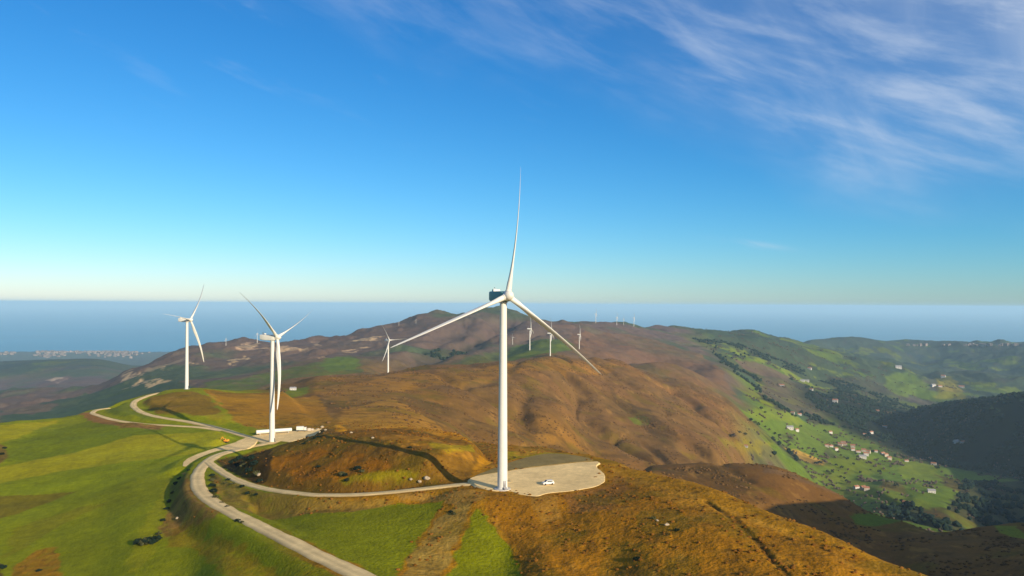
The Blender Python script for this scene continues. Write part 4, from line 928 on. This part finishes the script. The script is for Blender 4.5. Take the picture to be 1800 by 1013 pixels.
for i, (px, py) in enumerate(TR):
    p = hit(px, py, 1300, 4000); k = (i * 7 + i // 3) % 4; t = empty('tree', (p[0], p[1], float(height(p[0], p[1]))), i * 1.7)
    s = 0.75 + 0.45 * random.random(); t.scale = (s * 1.1, s * 1.1, s)
    pos = ('below the tawny strip field' if px < 1450 and py > 812 else 'above the valley meadow' if py < 760 else 'among the village houses' if 1440 < px < 1570 and py < 815 else
           'in the hedge left of the village' if px < 1440 else 'by the lower right meadow edge' if px > 1600 else 'in the fields below the village')
    tag(t, f'{desc[k]} {pos}', 'tree', f'{desc[k]}s {pos}')
    link('trunk', TP[k][0], None, t); link('crown', TP[k][1], None, t)

# woods too dense to count
def blobs(name, pts, rlo, rhi, m, label, cat, zs=0.8, squash=0.9):
    bm = bmesh.new(); bmesh.ops.create_icosphere(bm, subdivisions=1, radius=1.0)
    bv = np.array([v.co for v in bm.verts]); bf = np.array([[v.index for v in q.verts] for q in bm.faces]); bm.free()
    rg = np.random.RandomState(len(pts)); n_ = len(pts); pts = np.asarray(pts)
    s = rlo + (rhi - rlo) * rg.rand(n_); jit = 1 + 0.45 * (rg.rand(n_, len(bv)) - 0.5)
    an = rg.rand(n_) * 2 * PI; Vv = bv[None] * jit[..., None] * s[:, None, None]
    x = Vv[..., 0] * np.cos(an)[:, None] - Vv[..., 1] * np.sin(an)[:, None]; y = Vv[..., 0] * np.sin(an)[:, None] + Vv[..., 1] * np.cos(an)[:, None]
    Vv = np.stack([x + pts[:, None, 0], y + pts[:, None, 1], Vv[..., 2] * squash + pts[:, None, 2] + s[:, None] * zs], -1).reshape(-1, 3)
    Ff = (bf[None] + (np.arange(n_) * len(bv))[:, None, None]).reshape(-1, 3)
    o = link(name, raw_mesh(name, Vv, Ff, False, 3), m); return tag(o, label, cat, kind='stuff')
def scatter(mask, n_, seed):
    idx = np.flatnonzero(mask.ravel()); rg = np.random.RandomState(seed)
    w = (RR ** 2).ravel()[idx]; w = w / w.sum(); idx = rg.choice(idx, min(n_, len(idx)), p=w, replace=False)
    x = X.ravel()[idx] + rg.normal(size=len(idx)) * 2; y = Y.ravel()[idx] + rg.normal(size=len(idx)) * 2
    return np.c_[x, y, height(x, y)]
frame = (PXG > -60) & (PXG < 1900)
dark = darkm & frame
pts = scatter(dark & (fbm(X / 90, Y / 90, 3, 260) > -0.05) & (RR > 1500) & (RR < 4600), 5500, 1)
blobs('woodland', pts, 4.0, 7.5, M_leafd, 'dark woods and hedges spread over the valley sides', 'woodland')
hed = (vf > 0.5) & (cb < 0.028) & frame & (RR > 1500) & (RR < 5500)
blobs('hedgerow_trees', scatter(hed & (fbm(X / 150, Y / 150, 3, 262) > -0.1), 3200, 2), 1.8, 4.0, M_leafb, 'brown leafless hedgerow trees between the valley fields', 'hedgerow')
# bracken and heather clumps on the near heath
hm = (isheath > 0.55) & frame & (RR > 150) & (RR < 640) & (PXG > 350)
for k, (wd, Q) in PATH.items():
    m = near_box([tuple(q) for q in Q[::10]], 12); d = segdist(X[m], Y[m], [tuple(q) for q in Q[::4]])[0]; hm[m] &= d > wd / 2 + 1.2
for k, (z, poly) in PADW.items(): hm &= ~inpoly(X, Y, [(*p[:2],) for p in poly])
pts = scatter(hm & (fbm(X / 12, Y / 12, 3, 240) > 0.02), 7000, 3)
blobs('bracken', pts, 0.25, 0.75, M_bracken, 'rust brown bracken and heather clumps over the heath slopes', 'bracken', 0.2, 0.6)

hm2 = (c[..., 0] > c[..., 1] * 1.25) & (c[..., 0] < 0.3) & frame & (RR > 640) & (RR < 2300) & (PXG > 560)
pts = scatter(hm2 & (fbm(X / 60, Y / 60, 4, 250) > 0.06), 12000, 4)
blobs('heather', pts, 0.7, 2.0, M_heather, 'dark heather and gorse clumps over the brown flank and spur', 'heather', 0.2, 0.55)

# ------------------------------------------------------------------ houses
def house_meshes(w, d, h, wall, roof):
    hw, hd = w / 2, d / 2; rh = d * 0.30
    def walls(bm):
        box(bm, -hw, hw, -hd, hd, -3, h)
        for sx in (-1, 1):
            a = bm.verts.new((sx * hw, -hd, h)); b = bm.verts.new((sx * hw, hd, h)); e = bm.verts.new((sx * hw, 0, h + rh)); bm.faces.new((a, b, e))
    def rf(bm):
        o = 0.5; prof = [(-hd - o, h - 0.15), (0, h + rh + 0.12), (hd + o, h - 0.15), (hd + o, h + 0.1), (0, h + rh + 0.42), (-hd - o, h + 0.1)]
        A_ = [bm.verts.new((-hw - o, y, z)) for y, z in prof]; B_ = [bm.verts.new((hw + o, y, z)) for y, z in prof]
        bm.faces.new(A_); bm.faces.new(B_)
        for i in range(6): bm.faces.new((A_[i], A_[(i + 1) % 6], B_[(i + 1) % 6], B_[i]))
    def chim(bm): box(bm, hw * .4, hw * .4 + .7, -0.35, 0.35, h + rh * .6, h + rh + 1.2)
    return (simple('wall', walls, wall, 0.3), simple('roof', rf, roof, 0.3), simple('chimney', chim, wall, 0.3),
            simple('door', lambda bm: box(bm, -0.55, 0.55, -hd - 0.06, -hd + 0.02, 0, 2.1), M_door, 0.3),
            simple('window', lambda bm: box(bm, -0.5, 0.5, -0.05, 0.03, 0, 1.2), M_glass, 0.3), w, d, h)
HM = [house_meshes(14, 9, 6, M_wallw, M_tile), house_meshes(17, 10, 5, M_wallw, M_slate), house_meshes(12, 9, 6.5, M_wallt, M_tile), house_meshes(16, 8, 4, M_wallg, M_tile)]
hd_ = ['white tile roofed house', 'long white grey roofed house', 'tan stone house', 'low grey stone barn']
def house(px, py, k, label, dmin=1300, dmax=9000, rz=None, s=1.0, group=None):
    p = hit(px, py, dmin, dmax); rz = (random.uniform(-0.7, 0.5) if rz is None else rz)
    t = empty('house', (p[0], p[1], float(height(p[0], p[1])) + 0.3), rz); t.scale = (s,) * 3; tag(t, label, 'house', group)
    W_, Rf, Ch, Dr, Wn, w, d, h = HM[k]
    link('wall', W_, None, t); r = link('roof', Rf, None, t); link('chimney', Ch, None, r); link('door', Dr, None, t)
    for x in (-w * .32, w * .32):
        for z in ((1.0, 3.7) if h > 5.5 else (1.0,)):
            o = link('window', Wn, None, t); o.location = (x, -d / 2, z)
HS = [(1388,755,1,'above the village near a dark tree',1.15),(1400,758,0,'beside the long one above the village',.9),(1459,762,0,'alone in the meadow just above the village',.95),(1531,763,0,'beneath the dark wood above the village',1),(1520,765,3,'beneath the dark wood above the village',.8),(1555,751,3,'by the wood on the upper right of the meadows',1),
 (1453,786,2,'at the left end of the village',.9),(1460,786,3,'second from the left end of the village',.9),(1469,792,0,'front row left of the village',.9),(1477,784,2,'back row left of the village centre',1.1),(1485,784,2,'back row of the village, next to the gap',1),(1482,779,3,'behind the back row of the village',.9),(1499,787,2,'at the middle of the village',1.1),(1499,793,0,'front of the village middle',.8),(1508,796,3,'just left of the tall white house',.9),(1518,795,2,'behind the tall white house',1.1),(1526,797,2,'right behind the tall white house',1.0),(1522,801,0,'at the heart of the village',1.0),(1516,806,1,'brightest, in front of the village',1.2),(1538,795,3,'on the lane right of the village',.9),(1551,799,3,'on the lane further right of the village',1),(1557,803,2,'near the right end of the village',1),(1563,808,2,'at the right end of the village',1),
 (1593,812,3,'alone on the track right of the village',.8),(1636,807,3,'on the right meadow edge, upper',.9),(1641,818,0,'on the right meadow edge, lower',1),(1681,779,1,'in the shaded valley floor',1.2),(1692,781,3,'in the shaded valley floor',1),(1505,860,0,'below the village, left of a pair of barns',.95),(1517,861,2,'below the village, middle of three',1),(1523,863,2,'below the village, right of three',1),(1637,866,1,'alone in the lower right meadow',1),(1392,727,3,'on the upper left edge of the meadows',1),(1405,730,3,'on the upper left edge beside another barn',.9),(1443,744,0,'small in the upper meadow',.7),(1594,887,3,'at the bottom corner of the meadows',1),
 (1410,671,1,'on a distant shelf above the valley, left',1.2),(1418,671,1,'on a distant shelf above the valley, right',1.2),(1374,679,3,'on the brown hillside above the wood',1.3),(1423,650,0,'far up the distant valley',1.3),(1426,687,0,'small below the distant shelf',1),(1468,707,0,'beside trees above the dark wood',1.5),(1542,726,2,'on the ridge meadow above the shaded river bend',1.3),(1579,648,1,'on the far green spur, uppermost',2.0),(1658,664,0,'on the far green knoll, bright',1.8),(1640,680,1,'below the far green knoll',1.6),(1652,681,3,'below the far knoll, right of a white one',1.4),(1690,682,3,'on the right slope of the far knoll',1.8),(1310,786,3,'alone on the brown slope left of the meadows',.7)]
for px, py, k, lb, s in HS: house(px, py, k, f'{hd_[k]} {lb}', s=s, group='houses in the valley')
house(515, 686, 1, 'small long white house on a green patch behind the yard turbine', 700, 1500, 0.1, 0.47)

# coastal towns, beyond counting at this distance
def town(name, spots, label, seed):
    rg = np.random.RandomState(seed); bm = bmesh.new()
    for (cx, cy, sx, sy, n_) in spots:
        for _ in range(n_):
            px = cx + rg.normal() * sx; py = cy + rg.normal() * sy
            p = hit(px, max(py, 608), 6000, 10300); w = 12 + 30 * rg.rand(); d = 12 + 20 * rg.rand(); h = 7 + 16 * rg.rand()
            z = float(height(p[0], p[1]))
            if z < -647: continue
            Mx = Matrix.Translation((p[0], p[1], z)) @ Matrix.Rotation(rg.rand() * 3, 4, 'Z'); box(bm, -w / 2, w / 2, -d / 2, d / 2, -4, h, 0, Mx)
            r0 = [bm.verts.new(Mx @ Vector(q)) for q in ((-w / 2 - 1, -d / 2 - 1, h + .01), (w / 2 + 1, -d / 2 - 1, h + .01), (w / 2 + 1, d / 2 + 1, h + .01), (-w / 2 - 1, d / 2 + 1, h + .01), (-w / 2, 0, h + 3), (w / 2, 0, h + 3))]
            for q in ((0, 1, 5, 4), (2, 3, 4, 5), (0, 4, 3), (1, 2, 5)): bm.faces.new([r0[i] for i in q])
    me = bm_mesh(name, bm, False); me.materials.append(M_town); tag(link(name, me), label, 'town', kind='stuff')
town('town', [(95,620,16,3,60),(180,617,26,4,150),(215,623,16,2.5,60),(80,626,8,1.5,25),(10,622,8,1.5,20),(125,615,24,1.5,30)], 'pale seaside town spread on the coastal plain at left', 5)
town('coastal_town', [(1720,606,25,2,28),(1610,604,12,1.5,9),(1770,603,18,1.5,8)], 'pale seaside town on the coast at far right', 6)

# ------------------------------------------------------------------ haze
bm = bmesh.new(); box(bm, -170000, 170000, -170000, 170000, -722, 54)
hz = link('haze', bm_mesh('haze', bm, False)); tag(hz, 'thin blue haze lying over hills and sea', 'haze', kind='stuff')
mh = bpy.data.materials.new('haze_air'); mh.use_nodes = True; t = mh.node_tree; t.nodes.clear()
pv = t.nodes.new('ShaderNodeVolumePrincipled'); pv.inputs['Color'].default_value = (0.56, 0.83, 1.0, 1); pv.inputs['Density'].default_value = 3.6e-5; pv.inputs['Anisotropy'].default_value = 0.0
out = t.nodes.new('ShaderNodeOutputMaterial'); t.links.new(pv.outputs[0], out.inputs['Volume']); hz.data.materials.append(mh)

# ------------------------------------------------------------------ labels of look-alikes say which one, counted along the picture
bpy.context.view_layer.update()
names = ['leftmost', 'second from left', 'third from left', 'fourth from left', 'fifth from left', 'sixth from left', 'seventh from left', 'eighth from left', 'ninth from left', 'tenth from left', 'eleventh from left', 'twelfth from left']
same = {}
for o in list(C.objects):
    if o.parent is None and o.get('label') and o.get('category'): same.setdefault(o['label'], []).append(o)
for lb, os_ in same.items():
    if len(os_) < 2: continue
    os_.sort(key=lambda o: o.location.x / o.location.y)
    for i, o in enumerate(os_):
        w = lb.split(' '); k = next(j for j, q in enumerate(w) if q in ('tree', 'bush', 'house', 'barn'))
        w[k] = {'tree': 'trees', 'bush': 'bushes', 'house': 'houses', 'barn': 'barns'}[w[k]]
        o['label'] = ('rightmost' if i == len(os_) - 1 and i > 1 else names[min(i, 11)] if len(os_) > 2 else ('left one', 'right one')[i]) + ' of the ' + ' '.join(w)
